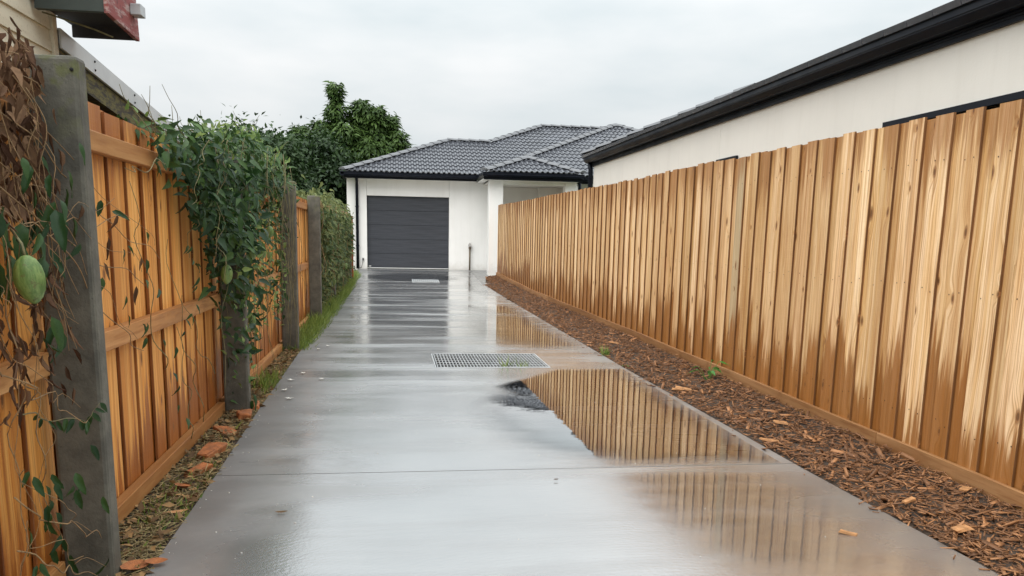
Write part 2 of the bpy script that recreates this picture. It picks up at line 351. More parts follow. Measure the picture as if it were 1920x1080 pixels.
def tube(name, pts, r0, mat, parent=None, r1=None, n=8):
    V, F = tube_geo(pts, r0, r1, n); return link(name, mesh(name, V, F, True), mat, parent)
def tubes(name, lst, mat, parent=None, n=5):
    V = []; F = []
    for pts, r0, r1 in lst:
        v, f = tube_geo(pts, r0, r1, n, len(V)); V += v; F += f
    return link(name, mesh(name, V, F, True), mat, parent)
def lathe(name, prof, mat, parent=None, mw=None, n=14):
    V = []; F = []
    for r, z in prof:
        for j in range(n): V.append((r*math.cos(2*math.pi*j/n), r*math.sin(2*math.pi*j/n), z))
    for i in range(len(prof)-1):
        for j in range(n): F.append((i*n+j, i*n+(j+1) % n, (i+1)*n+(j+1) % n, (i+1)*n+j))
    F.append(tuple(range(n-1, -1, -1))); F.append(tuple(range((len(prof)-1)*n, len(prof)*n)))
    return link(name, mesh(name, V, F, True), mat, parent, mw)

def np_mesh(name, verts, faces, tint=None, smooth=False):
    """verts (N,k,3) copies of one small shape; faces list of index tuples (3 or 4) within the shape"""
    N, kk, _ = verts.shape
    me = bpy.data.meshes.new(name); me.vertices.add(N*kk); me.vertices.foreach_set('co', verts.reshape(-1).astype(np.float32))
    fl = [len(f) for f in faces]; flat = np.concatenate([np.array(f) for f in faces])
    idx = (np.arange(N)[:, None]*kk + flat[None, :]).reshape(-1)
    sizes = np.tile(fl, N); starts = np.concatenate([[0], np.cumsum(sizes)[:-1]])
    me.loops.add(len(idx)); me.loops.foreach_set('vertex_index', idx.astype(np.int32))
    me.polygons.add(len(sizes)); me.polygons.foreach_set('loop_start', starts.astype(np.int32))
    if tint is not None:
        a = me.attributes.new('tint', 'FLOAT', 'POINT'); a.data.foreach_set('value', np.repeat(tint, kk).astype(np.float32))
    if smooth: me.polygons.foreach_set('use_smooth', [True]*len(sizes))
    me.update(calc_edges=True); me.validate(); return me
def unit(a): return a/np.maximum(np.linalg.norm(a, axis=-1, keepdims=True), 1e-9)
def frames(d, nrm):
    """orthonormal frames: y along d, z near nrm"""
    y = unit(d); x = unit(np.cross(y, nrm)); z = np.cross(x, y); return np.stack([x, y, z], -1)   # columns
LEAF = np.array([(0, 0, 0), (-.22, .20, .07), (0, .28, -.03), (.22, .20, .07), (-.16, .55, .05), (0, .62, -.06), (.16, .55, .05), (0, 1, -.18)])
LEAF_F = [(0, 2, 1), (0, 3, 2), (1, 2, 5, 4), (2, 3, 6, 5), (4, 5, 7), (5, 6, 7)]
BLADE = np.array([(-.07, 0, 0), (.07, 0, 0), (.06, .5, .06), (-.06, .5, .06), (0, 1, -.08)]); BLADE_F = [(0, 1, 2, 3), (3, 2, 4)]
OVAL = np.array([(0, 0, 0), (-.26, .45, .05), (0, 1, -.06), (.26, .45, .05), (0, .45, -.02)]); OVAL_F = [(0, 3, 4), (0, 4, 1), (4, 3, 2), (4, 2, 1)]
CHIP = np.array(boxv(-.5, .5, -.5, .5, -.5, .5))
def scatter(name, shape, sf, pos, d, nrm, size, mat, parent=None, tint=None, smooth=True):
    R = frames(d, nrm); size = np.asarray(size, float)
    if size.ndim == 1: size = np.repeat(size[:, None], 3, 1)
    v = np.einsum('nij,nkj->nki', R, shape[None]*size[:, None, :]) + pos[:, None, :]
    me = np_mesh(name, v, sf, tint if tint is not None else RNG.random(len(pos)), smooth)
    o = link(name, me, mat, parent); return o
def rdir(n): return unit(RNG.normal(size=(n, 3)))

# ------------------------------------------------------------------ ground, driveway
YS = [-3, 4, 8, 12, 16, 20, 22, 24.2, 34]; GZ = [0, 0, .008, .018, .035, .07, .15, .272, .30]
def g(y): return float(np.interp(y, YS, GZ))
def xl(y): return float(np.interp(y, [0, 3, 4.3, 6, 9, 26], [-.90, -.905, -.918, -.955, -.985, -.985]))
def xr(y): return float(np.interp(y, [0, 2.7, 4.2, 7.7, 12, 26], [2.325, 2.315, 2.272, 2.236, 2.238, 2.215]))
v = []; f = []
gx = [-150, -40, -12, -4, -1.3, 2.9, 6, 14, 40, 150]; gy = [-40, -6, 0, 4, 8, 12, 16, 20, 22, 24.2, 34, 60, 250]
for y in gy:
    for x in gx: v.append((x, y, g(y)-.05))
n = len(gx)
for j in range(len(gy)-1):
    for i in range(n-1): f.append((j*n+i, j*n+i+1, (j+1)*n+i+1, (j+1)*n+i))
struct(link('ground', mesh('ground', v, f), 'earth'), 'damp garden ground around the driveway')

def slab(ya, yb, holes, parent, right=None):
    """one bay of the driveway between two joints: a grid with real thickness"""
    G = .004; ya += G; yb -= G
    ys = sorted(set(list(np.linspace(ya, yb, max(2, int((yb-ya)/.3)+2))) + [q for h in holes for q in h[2:] if ya < q < yb]))
    hx = [q for h in holes for q in h[:2]]
    rows = []
    for y in ys:
        R = right if right else xr(y)
        xs = list(np.linspace(xl(y), .35, 5)) + [.389, 1.509] + list(np.linspace(1.6, R, 4)); rows.append(xs)
    nx = len(rows[0]); V = []; F = []
    for y, xs in zip(ys, rows):
        for x in xs: V.append((x, y, g(y)))
    for y, xs in zip(ys, rows):
        for x in xs: V.append((x, y, g(y)-.1))
    off = len(ys)*nx
    solid = set()
    for j in range(len(ys)-1):
        for i in range(nx-1):
            cx = (rows[j][i]+rows[j][i+1])/2; cy = (ys[j]+ys[j+1])/2
            if any(h[0] < cx < h[1] and h[2] < cy < h[3] for h in holes): continue
            solid.add((i, j)); F.append((j*nx+i, j*nx+i+1, (j+1)*nx+i+1, (j+1)*nx+i))
    for i, j in solid:
        a, b, c, d = j*nx+i, j*nx+i+1, (j+1)*nx+i+1, (j+1)*nx+i
        for (p, q), nb in (((a, b), (i, j-1)), ((b, c), (i+1, j)), ((c, d), (i, j+1)), ((d, a), (i-1, j))):
            if nb not in solid: F.append((q, p, p+off, q+off))
    return link('concrete_slab', mesh('concrete_slab', V, F), 'concrete', parent)
drive = thing('driveway', 'wet grey concrete driveway with joints and puddles', 'driveway'); del drive['category']; struct(drive)
GR = (.389, 1.509, 7.725, 8.645)
GR2 = (.47, 1.16, 20.55, 21.25)
JN = [-2.5, 1.0, 4.268, 7.678, 8.700, 11.94, 14.66, 17.85, 20.2, 24.12]
for a, b in zip(JN[:-1], JN[1:]):
    slab(a, b, [GR] if a == 7.678 else [], drive, right=None if b < 24 else 2.215)
# concrete apron widening to the right in front of the house, with a step cut round the mulch
def flat_poly(name, pts, mat, parent, dz=0., th=.1):
    n = len(pts); V = [(x, y, g(y)+dz) for x, y in pts] + [(x, y, g(y)+dz-th) for x, y in pts]
    F = [tuple(range(n))] + [((i+1) % n, i, n+i, n+(i+1) % n) for i in range(n)]
    return link(name, mesh(name, V, F), mat, parent)
flat_poly('concrete_slab', [(2.223, 20.2), (2.52, 20.5), (2.52, 20.62), (2.223, 20.62)], 'concrete', drive)
flat_poly('concrete_slab', [(2.223, 20.63), (2.30, 20.63), (2.46, 21.98), (2.223, 21.98)], 'concrete', drive)
flat_poly('concrete_slab', [(2.223, 21.99), (2.47, 21.99), (2.64, 22.48), (2.95, 22.48), (2.95, 22.99), (2.223, 22.99)], 'concrete', drive)
flat_poly('concrete_slab', [(2.223, 23.0), (2.95, 23.0), (2.95, 24.12), (2.223, 24.12)], 'concrete', drive)
# porch floor
struct(flat_poly('porch_floor', [(2.96, 22.4), (6.4, 22.4), (6.4, 26.2), (2.96, 26.2)], 'concrete', None), 'concrete porch floor behind the fence')

# puddles: thin water sheets whose depth fades out at a ragged shore
def blob(x, y, cx, cy, rx, ry): return 1-((x-cx)/rx)**2-((y-cy)/ry)**2
def puddle(name, label, fn, x0, x1, y0, y1, step=.05):
    xs = np.arange(x0, x1, step); ys = np.arange(y0, y1, step); idx = {}; V = []; D = []; F = []
    val = {}
    for j, y in enumerate(ys):
        for i, x in enumerate(xs): val[i, j] = fn(x, y)
    def vid(i, j):
        if (i, j) not in idx:
            idx[i, j] = len(V); V.append((xs[i], ys[j], g(ys[j])+.003)); D.append(val[i, j])
        return idx[i, j]
    for j in range(len(ys)-1):
        for i in range(len(xs)-1):
            if max(val[i, j], val[i+1, j], val[i, j+1], val[i+1, j+1]) > -.28: F.append((vid(i, j), vid(i+1, j), vid(i+1, j+1), vid(i, j+1)))
    me = mesh(name, V, F); a = me.attributes.new('depth', 'FLOAT', 'POINT'); a.data.foreach_set('value', D)
    return struct(link(name, me, 'water'), label)
def lim(x, y): return min((xr(y)-.04-x)*6, (x-xl(y)-.05)*6)
P1 = lambda x, y: min(max(blob(x, y, 1.85, 5.9, 1.15, 2.3), blob(x, y, 1.4, 5.6, .95, 1.5)-.05, blob(x, y, 1.4, 6.9, .60, 1.0)+.1), (7.68-y)*4-max(0, 1.55-x)*5, lim(x, y)*.30+.22)
puddle('puddle', 'clear puddle mirroring the pale fence just before the drain grate', lambda x, y: min(P1(x, y), (y-4.2)*2.2-.05), .0, 2.24, 4.275, 7.67)
puddle('puddle', 'shallow puddle mirroring the fence beyond the drain grate', lambda x, y: min(max(blob(x, y, 1.7, 11.2, .95, 2.9), blob(x, y, 1.8, 14.2, .7, 1.8))*.62, (y-8.7)*1.2-.2, lim(x, y)*.24+.05), .4, 2.22, 8.71, 14.64, .06)
puddle('puddle', 'thin film of water mirroring the foot of the dark garage door', lambda x, y: min(max(blob(x, y, .5, 21.9, 1.5, 1.3), blob(x, y, 1.95, 19.0, .35, 2.6)*.6)-.1, lim(x, y)+.1), -.9, 2.2, 16.0, 23.6, .1)
puddle('puddle', 'faint film of water mirroring the fence in the near right corner', lambda x, y: min(blob(x, y, 1.6, 3.6, .58, 1.25)*.42, (4.3-y)*1.5, lim(x, y)*.3+.1)-.02, .6, 2.3, 1.9, 4.26)

# mulch bed along the right fence, soil strip along the left fence
XF = 2.985
def fb(y): return float(np.interp(y, [0, 3.4, 6.7, 12.5, 17, 22, 26], [-.01, .0, .022, .04, .075, .20, .25]))
def bed(name, xa, xb, za, zb, ys, mat, label, nx=10, amp=.012):
    V = []; F = []
    for y in ys:
        for i in range(nx):
            t = i/(nx-1); x = xa(y)+(xb(y)-xa(y))*t; V.append((x, y, za(y)+(zb(y)-za(y))*t+amp*math.sin(math.pi*min(1, t*1.4))*(.5+random.random())))
    for j in range(len(ys)-1):
        for i in range(nx-1): F.append((j*nx+i, j*nx+i+1, (j+1)*nx+i+1, (j+1)*nx+i))
    return struct(link(name, mesh(name, V, F, True), mat), label)
ysb = list(np.arange(-1, 22.4, .12))
def mx0(y): return xr(y) if y < 20.2 else float(np.interp(y, [20.2, 20.5, 20.65, 21.98, 22.5], [2.23, 2.5, 2.32, 2.46, 2.65]))
bed('mulch_bed', lambda y: mx0(y)+.004, lambda y: 3.03+(float(np.interp(y, [0, 11, 14, 22.4], [0, 0, -.03, -.20]))), lambda y: g(y)-.02, lambda y: max(fb(y), g(y))+.0, ysb, 'soil', 'brown mulch bed between driveway and right fence')
bed('soil_strip', lambda y: -1.30, lambda y: xl(y)-.004, lambda y: g(y)-.035, lambda y: g(y)-.02, list(np.arange(-1, 23.4, .12)), 'soil', 'dark soil strip between left fence and driveway')

# ------------------------------------------------------------------ right fence
rf = thing('paling_fence', 'tall pale pine paling fence with damp orange lower ends along the mulch bed', 'fence', (3.0, 13.5, 0), 'paling fences')
def xf(y): return float(np.interp(y, [0, 11, 14, 22.4], [0, 0, -.03, -.20]))
def top_r(y): return float(np.interp(y, [2, 3.7, 4.86, 7.05, 14.3, 22.4], [1.945, 1.952, 1.968, 1.978, 2.025, 2.08]))
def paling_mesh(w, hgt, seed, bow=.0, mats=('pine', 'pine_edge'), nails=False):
    r = random.Random(seed); V = []; F = []; n = 7; t = .0065; c = .003
    for i in range(n):
        z = hgt*i/(n-1); dx = bow*math.sin(math.pi*i/(n-1)) + r.uniform(-.0012, .0012); dy = r.uniform(-.001, .001)
        a = -w/2+dx; b = w/2+dx; cup = .0015
        V += [(a, -t+dy, z), (a, t-c+dy, z), (a+c, t+dy, z), (dx, t-cup+dy, z), (b-c, t+dy, z), (b, t-c+dy, z), (b, -t+dy, z)]
    for i in range(n-1):
        for j in range(7): F.append((i*7+j, i*7+(j+1) % 7, (i+1)*7+(j+1) % 7, (i+1)*7+j))
    F.append(tuple(range(7))); F.append(tuple((n-1)*7+j for j in range(6, -1, -1)))
    me = mesh('paling', V, F)
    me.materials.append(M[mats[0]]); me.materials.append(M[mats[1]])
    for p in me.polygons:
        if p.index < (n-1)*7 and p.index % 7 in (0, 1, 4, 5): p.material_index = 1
    bm = bmesh.new(); bm.from_mesh(me); bmesh.ops.recalc_face_normals(bm, faces=bm.faces[:])
    if nails:
        me.materials.append(M['nail'])
        for z in (.22, .95, 1.66):
            for sx_ in (-1, 1):
                cx_ = sx_*w*.27+r.uniform(-.006, .006); cz_ = z+r.uniform(-.02, .02)
                fc = bm.faces.new([bm.verts.new((cx_+.0042*math.cos(q*math.pi/3), t+.0015, cz_+.0042*math.sin(q*math.pi/3))) for q in range(5, -1, -1)]); fc.material_index = 2
    bm.to_mesh(me); bm.free(); return me
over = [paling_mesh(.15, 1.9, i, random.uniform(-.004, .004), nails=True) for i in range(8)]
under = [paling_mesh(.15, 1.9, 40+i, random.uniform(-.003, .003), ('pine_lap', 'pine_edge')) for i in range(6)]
y = 2.3; i = 0
while y < 22.25:
    pitch_y = .246+random.uniform(-.010, .010)
    for lay, yy, xx in ((0, y, 3.0065), (1, y+pitch_y/2, 3.0225)):
        bay = int((yy-2.3)/2.4)
        zb = fb(yy)+.055+random.uniform(-.01, .008); zt = top_r(yy)+random.uniform(-.009, .009)+((bay % 3)-1)*.005-(.004 if lay else 0)
        me = random.choice(over if lay == 0 else under)
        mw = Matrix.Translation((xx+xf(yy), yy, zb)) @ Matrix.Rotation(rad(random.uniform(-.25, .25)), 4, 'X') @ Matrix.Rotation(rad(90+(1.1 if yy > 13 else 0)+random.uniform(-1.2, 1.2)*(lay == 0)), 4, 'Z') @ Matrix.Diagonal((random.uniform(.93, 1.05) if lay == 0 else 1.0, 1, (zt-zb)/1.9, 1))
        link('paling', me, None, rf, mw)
    y += pitch_y; i += 1
yy = 1.0
while yy < 22.3:
    L = min(3.6, 22.38-yy); za, zb = fb(yy), fb(yy+L)
    V = []; ns = 9
    for i in range(ns):
        q = yy+.003+(L-.006)*i/(ns-1); zz = fb(q); hh = .085+.004*math.sin(q*2.1)
        for (xx, zc) in ((2.978, zz-.08), (3.0, zz-.08), (3.0, zz+hh), (2.981, zz+hh), (2.978, zz+hh-.003)): V.append((xx+xf(q)-2.99, q-yy-L/2, zc-za))
    F = [(i*5+j, i*5+(j+1) % 5, (i+1)*5+(j+1) % 5, (i+1)*5+j) for i in range(ns-1) for j in range(5)] + [tuple(range(4, -1, -1)), tuple((ns-1)*5+j for j in range(5))]
    # turn so that the grain runs along local Z like the other timber
    R = Matrix.Rotation(rad(-90), 4, 'X'); V2 = [R.inverted() @ Vector(p) for p in V]
    me = mesh('plinth_board', V2, F); bm = bmesh.new(); bm.from_mesh(me); bmesh.ops.recalc_face_normals(bm, faces=bm.faces[:]); bm.to_mesh(me); bm.free()
    link('plinth_board', me, 'pine_plinth', rf, Matrix.Translation((2.99, yy+L/2, za)) @ R)
    yy += L

# ------------------------------------------------------------------ left fence (rail side)
lf = thing('paling_fence', 'amber pine paling fence with rails and grey posts, overgrown by vine', 'fence', (-1.2, 10, 0), 'paling fences')
POST_Y = [3.03, 5.90, 8.98, 11.93, 14.85, 17.75, 20.55]
PT = [1.805, 1.74, 1.775, 1.76, 1.74, 1.72, 1.70]
for i, (py, pz) in enumerate(zip(POST_Y, PT)):
    z0 = g(py)-.15
    me = bevel_mesh('post', boxv(-.085, .085, -.045, .045, z0, pz), BF, .014, 2)
    p = link('post', me, 'post', lf, Matrix.Translation((-1.093, py, 0)) @ Matrix.Rotation(rad(random.uniform(-.4, .4)), 4, 'Y'))
    if i == 0:
        lathe('bolt_hole', [(.006, 0), (.006, .004)], 'dark', p, Matrix.Translation((-1.035, py-.0452, pz-.045)) @ Matrix.Rotation(rad(90), 4, 'X'), 10)
def rail(ya, yb, z0, z1, x0=-1.222, x1=-1.172):
    L = yb-ya; me = bevel_mesh('rail', boxv(x0, x1, -(z1-z0)/2, (z1-z0)/2, -L/2, L/2), BF, .003)
    mw = Matrix.Translation((0, (ya+yb)/2, (z0+z1)/2)) @ Matrix.Rotation(rad(-90), 4, 'X')
    return link('rail', me, 'rail', lf, mw)
ends = [.9]+POST_Y
for a, b in zip(ends[:-1], ends[1:]):
    a2 = a+(.047 if a > 1 else 0); b2 = b-.047; z = g((a+b)/2)
    rail(a2, b2, z-.005, z+.072); rail(a2, b2, z+.748, z+.830); rail(a2, b2, z+1.552, z+1.632)
y = 1.5
lover = [paling_mesh(.195, 1.75, 80+i, random.uniform(-.003, .003), ('pine_wet', 'amber_edge')) for i in range(7)]
lund = [paling_mesh(.15, 1.75, 120+i, 0, ('pine_wet', 'amber_edge')) for i in range(4)]
while y < 20.6:
    py_ = .248+random.uniform(-.012, .012)
    for lay, yy, xx in ((0, y, -1.2295), (1, y+py_/2, -1.2475)):
        zb = g(yy)+.0; zt = float(np.interp(yy, [3.4, 5.8, 20], [1.755, 1.725, 1.70]))+random.uniform(-.008, .008)
        mw = Matrix.Translation((xx, yy, zb)) @ Matrix.Rotation(rad(-90+random.uniform(-.8, .8)*(lay == 0)), 4, 'Z') @ Matrix.Diagonal((random.uniform(.92, 1.05), 1, (zt-zb)/1.75, 1))
        link('paling', random.choice(lover if lay == 0 else lund), None, lf, mw)
    y += py_
box('end_board', -1.08, -.965, 20.62, 20.66, g(20.6), 1.66, 'rust_board', lf, .003)

# ------------------------------------------------------------------ house with garage
gh = thing('garage_house', 'white rendered house with dark tiled roof and charcoal garage door at the driveway end', 'house', (.8, 24.2, .27))
YW = 24.2
box('wall_panel', -1.290, -.738, YW, YW+.2, .18, 2.84, 'render', gh)
box('wall_panel', -.732, 1.606, YW, YW+.2, 2.335, 2.84, 'render', gh)
box('wall_panel', 1.612, 2.82, YW, YW+.2, .18, 2.84, 'render', gh)
box('side_wall', -1.288, -1.10, YW+.2, 29.0, .18, 2.84, 'render', gh)
box('wall_backing', -1.09, 2.8, YW+.21, YW+.23, 2.34, 2.83, 'render_in', gh)
gd = box('garage_door', -.74, 1.615, YW+.17, YW+.2, .29, 2.34, 'dark', gh)
for i in range(5):
    z0 = .300+i*.407; box('door_panel', -.735, 1.609, YW+.115, YW+.168, z0, z0+.403, 'door', gd, .004)
box('door_seal', -.735, 1.609, YW+.10, YW+.165, .276, .297, 'white_paint', gd, .003)
box('door_badge', -.70, -.63, YW+.108, YW+.1145, .325, .352, 'white_paint', gd, .002)
TP = math.tan(rad(22.5))
def gutter(y_out, xa, xb, zt, parent, hgt=.115, dep=.12):
    prof = [(y_out, zt), (y_out-.012, zt-.004), (y_out-.012, zt-.02), (y_out, zt-.026), (y_out, zt-hgt*.62), (y_out+.03, zt-hgt), (y_out+dep, zt-hgt), (y_out+dep, zt-hgt+.012), (y_out+.03, zt-hgt+.012), (y_out+.01, zt-hgt*.6), (y_out+.01, zt)]
    return extrude('gutter', prof, xa, xb, 'black_metal', parent, 'X')
gutter(23.64, -1.42, 2.36, 2.945, gh)
box('fascia', -1.30, 2.36, 23.762, 23.79, 2.775, 2.935, 'black_soft', gh)
box('fascia', -1.33, -1.302, 23.762, 29.4, 2.775, 2.935, 'black_soft', gh)
extrude('gutter', [(-1.45, 2.945), (-1.335, 2.945), (-1.335, 2.83), (-1.42, 2.83), (-1.45, 2.87)], 23.64, 29.4, 'black_metal', gh)
box('soffit', -1.30, 2.36, 23.795, 24.195, 2.79, 2.80, 'render', gh)
# downpipe at the left corner
tube('downpipe', [(-1.005, 24.14, .27), (-1.005, 24.14, 2.62), (-1.005, 24.10, 2.72), (-1.005, 23.78, 2.83)], .042, 'black_metal', gh, n=12)
for z in (.9, 2.0): box('pipe_bracket', -1.055, -.955, 24.09, 24.198, z, z+.03, 'black_metal', gh)
# portico
box('pillar', 2.59, 2.97, 22.60, 22.98, .14, 2.74, 'render', gh, .006)
box('pillar', 4.68, 5.01, 22.60, 22.94, .14, 2.74, 'render', gh, .006)
box('beam', 2.975, 4.675, 22.64, 22.92, 2.655, 2.742, 'render', gh)
box('porch_ceiling', 2.60, 5.05, 22.98, 25.5, 2.70, 2.73, 'render_in', gh)
box('porch_wall', 2.82, 4.25, 24.6, 24.75, .2, 2.69, 'render_in', gh)
box('porch_wall', 4.255, 5.6, 24.3, 24.75, .2, 2.69, 'render_in', gh); box('porch_wall', 5.02, 5.17, 23.2, 24.29, .2, 2.69, 'render_in', gh)
box('porch_wall', 2.822, 2.97, 24.41, 24.59, .2, 2.69, 'render_in', gh)
box('wing_wall', 5.18, 6.9, 23.75, 23.95, .2, 2.80, 'render', gh)
tube('downpipe', [(5.10, 22.66, .2), (5.10, 22.66, 2.74)], .045, 'black_metal', gh, n=12)
gutter(22.18, 2.36, 5.12, 2.935, gh)
box('fascia', 2.40, 5.09, 22.302, 22.33, 2.745, 2.925, 'black_soft', gh)
extrude('gutter', [(2.36, 2.935), (2.475, 2.935), (2.475, 2.82), (2.40, 2.82), (2.36, 2.86)], 22.192, 23.64, 'black_metal', gh)
extrude('gutter', [(5.12, 2.935), (5.01, 2.935), (5.01, 2.82), (5.09, 2.82), (5.12, 2.86)], 22.192, 23.05, 'black_metal', gh)
box('soffit', 2.48, 5.0, 22.335, 22.64, 2.743, 2.753, 'render', gh)
box('fascia', 2.40, 2.58, 22.335, 24.19, 2.762, 2.772, 'render', gh)
gutter(23.10, 5.125, 8.5, 2.945, gh)
box('fascia', 5.125, 8.5, 23.222, 23.25, 2.76, 2.935, 'black_soft', gh)

roof = None
def roof_poly(pts): return [Vector(p) for p in pts]
YA, ZA = 23.66, 2.955; YB, ZB = 23.12, 2.955; YP, ZP = 22.20, 2.945
def zA(y): return ZA+TP*(y-YA)
def zB(y): return ZB+TP*(y-YB)
A_hip = (1.70, 26.56); A_r = (3.03, 26.56); A_h2 = (4.98, 28.46); A_r2 = (7.3, 28.46)
B_ap = (7.50, 28.15)
apex = (3.745, 23.46); TPP = (3.43-ZP)/(apex[1]-YP)
def zP(y): return ZP+TPP*(y-YP)
base = []; bf = []
def addp(pts):
    i = len(base); base.extend(pts); bf.append(tuple(range(i, i+len(pts))))
d = -.045
addp([(-1.38, YA, ZA+d), (2.6, YA, ZA+d), (7.3, 28.46, zA(28.46)+d), (*A_h2, zA(28.46)+d), (*A_r, zA(26.56)+d), (*A_hip, zA(26.56)+d)])
addp([(-1.38, YA, ZA+d), (*A_hip, zA(26.56)+d), (-1.38, 29.6, ZA+d)])
addp([(*A_hip, zA(26.56)+d), (*A_r, zA(26.56)+d), (3.4, 29.6, ZA+d), (-1.38, 29.6, ZA+d)])
addp([(*A_r, zA(26.56)+d), (*A_h2, zA(28.46)+d), (4.98, 31, zA(28.46)+d), (2.0, 33, zA(26.56)+d)])
addp([(*A_h2, zA(28.46)+d), (9, 28.46, zA(28.46)+d), (9, 33, zA(26.0)+d), (4.98, 33, zA(26)+d)])
xb0 = B_ap[0]-(B_ap[1]-YB)
addp([(xb0, YB, ZB+d), (12.5, YB, ZB+d), (*B_ap, zB(B_ap[1])+d)])
addp([(xb0, YB, ZB+d), (*B_ap, zB(B_ap[1])+d), (xb0, 33, ZB+d)])
addp([(12.5, YB, ZB+d), (12.5, 33, ZB+d), (*B_ap, zB(B_ap[1])+d)])
addp([(2.36, YP, ZP+d), (5.12, YP, ZP+d), (*apex, 3.43+d)])
addp([(2.36, YP, ZP+d), (*apex, 3.43+d), (apex[0], 25.5, 3.43+d), (2.36, 24.4, ZP+d)])
addp([(5.12, YP, ZP+d), (5.12, 24.0, ZP+d), (apex[0], 25.5, 3.43+d), (*apex, 3.43+d)])
roof = link('roof', mesh('roof', base, bf), 'black_soft', gh)

# curved roof tiles, each its own piece; whole ones share one mesh, cut ones are trimmed at the hips
TW, TL = .29, .33
def tile_geo():
    V = []; F = []; n = 13
    prof = []
    for i in range(n):
        u = i/(n-1); ph = (u*2) % 1.0 if i < n-1 else 0.0
        hgt = .034*max(0, math.sin(math.pi*min(1, max(0, (ph-.18)/.64))))**.8 if .18 < ph < .82 else 0
        prof.append((u*TW, hgt))
    for vv, lift in ((0, .030), (TL*1.12, .0)):
        for u, hh in prof: V.append((u, vv, hh+lift))
    for i in range(n-1): F.append((i, i+1, n+i+1, n+i))
    for u, hh in prof: V.append((u, .004, hh+.004))
    for i in range(n-1): F.append((2*n+i, 2*n+i+1, i+1, i))
    return V, F
TV, TF = tile_geo(); tile_me = mesh('roof_tile', TV, TF, False); tile_me.materials.append(M['tile'])
tiles = []
def lay_tiles(y0, z0, tp, x0, x1, poly, off=0.):
    """poly: convex plan polygon (counter-clockwise)"""
    th = math.atan(tp); cs = math.cos(th)
    n = len(poly); pl = []
    for i in range(n):
        a = Vector((*poly[i], 0)); b = Vector((*poly[(i+1) % n], 0)); e = b-a; pl.append((a, Vector((-e.y, e.x, 0)).normalized()))
    rows = int((max(p[1] for p in poly)-y0)/(TL*cs))+1
    for r in range(rows):
        yy = y0+r*TL*cs; zz = z0+(yy-y0)*tp
        x = x0+off
        while x < x1:
            mw = Matrix.Translation((x, yy-.03, zz-.03*tp)) @ Matrix.Rotation(th, 4, 'X')
            cor = [mw @ Vector(q) for q in ((0, 0.03, 0), (TW, 0.03, 0), (TW, TL, 0), (0, TL, 0))]
            ds = [[(c.x-a.x)*nn.x+(c.y-a.y)*nn.y for c in cor] for a, nn in pl]
            x += TW
            if any(max(q) <= 0.02 for q in ds): continue
            cut = any(min(q) < -.02 for q in ds)
            if not cut: tiles.append((mw, tile_me, (mw.translation-cam.location).length)); continue
            bm = bmesh.new(); bm.from_mesh(tile_me); inv = mw.inverted(); ok = True
            for (a, nn), q in zip(pl, ds):
                if min(q) < -.02:
                    la = inv @ Vector((a.x, a.y, mw.translation.z)); ln = (inv.to_3x3() @ nn)
                    # vertical cutting plane expressed in tile space
                    bmesh.ops.bisect_plane(bm, geom=bm.verts[:]+bm.edges[:]+bm.faces[:], plane_co=la, plane_no=-ln, clear_outer=True)
            if len(bm.faces) > 2:
                me = bpy.data.meshes.new('roof_tile'); bm.to_mesh(me); me.materials.append(M['tile']); tiles.append((mw, me, (mw.translation-cam.location).length))
            bm.free()
# plane A is split into two convex pieces
lay_tiles(YA, ZA, TP, -1.40, 7.4, [(-1.38, YA), (2.62, YA), (5.45, 26.56), (1.70, 26.56)])
nA = len(tiles)
rowsA = int((26.56-YA)/(TL*math.cos(math.atan(TP))))
lay_tiles(YA, ZA, TP, -1.40, 7.4, [(3.03, 26.56), (5.45, 26.56), (7.3, 28.46), (4.98, 28.46)])
lay_tiles(YB, ZB, TP, xb0, 9.5, [(xb0, YB), (12.5, YB), B_ap], .1)
lay_tiles(YP, ZP, TPP, 2.36, 5.2, [(2.36, YP), (5.12, YP), apex], .08)
# tiles hidden behind the neighbouring house are not needed
tiles = [t for t in tiles if t[0].translation.x < 8.3]
tiles.sort(key=lambda t: t[2])
for mw, me, dd in tiles[:300]: link('roof_tile', me, None, roof, mw)
if len(tiles) > 300:
    bm = bmesh.new()
    for mw, me, dd in tiles[300:]:
        n0 = len(bm.verts); bm.from_mesh(me); bm.verts.ensure_lookup_table(); bmesh.ops.transform(bm, matrix=mw, verts=bm.verts[n0:])
    me = bpy.data.meshes.new('roof_tile_field'); bm.to_mesh(me); bm.free(); me.materials.append(M['tile'])
    struct(link('roof_tile_field', me, None, roof), None, 'stuff')
def caps(p0, p1, w=.14, parent=None):
    p0 = Vector(p0); p1 = Vector(p1); L = (p1-p0).length; n = max(1, round(L/.36)); dv = (p1-p0)/n; dl = dv.length
    y = dv.normalized(); x = y.cross(Vector((0, 0, 1))).normalized(); z = x.cross(y)
    V = []; h0 = .05
    for t, lift, s in ((0, .034, 1.06), (dl*1.04, .012, .95)):
        for a, b in ((-w*s, -.012), (-w*s*.62, h0*.72), (-w*s*.2, h0), (w*s*.2, h0), (w*s*.62, h0*.72), (w*s, -.012)): V.append((a, t, b+lift))
    F = [(i, i+1, 7+i, 6+i) for i in range(5)] + [(5, 4, 3, 2, 1, 0)]
    me = mesh('ridge_cap', V, F); me.materials.append(M['ridge'])
    for i in range(n):
        o = p0+dv*i; mw = Matrix(((x.x, y.x, z.x, o.x), (x.y, y.y, z.y, o.y), (x.z, y.z, z.z, o.z), (0, 0, 0, 1)))
        link('ridge_cap', me, None, parent, mw)
ov = .02
caps((-1.38, YA, ZA+ov), (*A_hip, zA(26.56)+ov), parent=roof); caps((*A_hip, zA(26.56)+ov), (*A_r, zA(26.56)+ov), parent=roof)
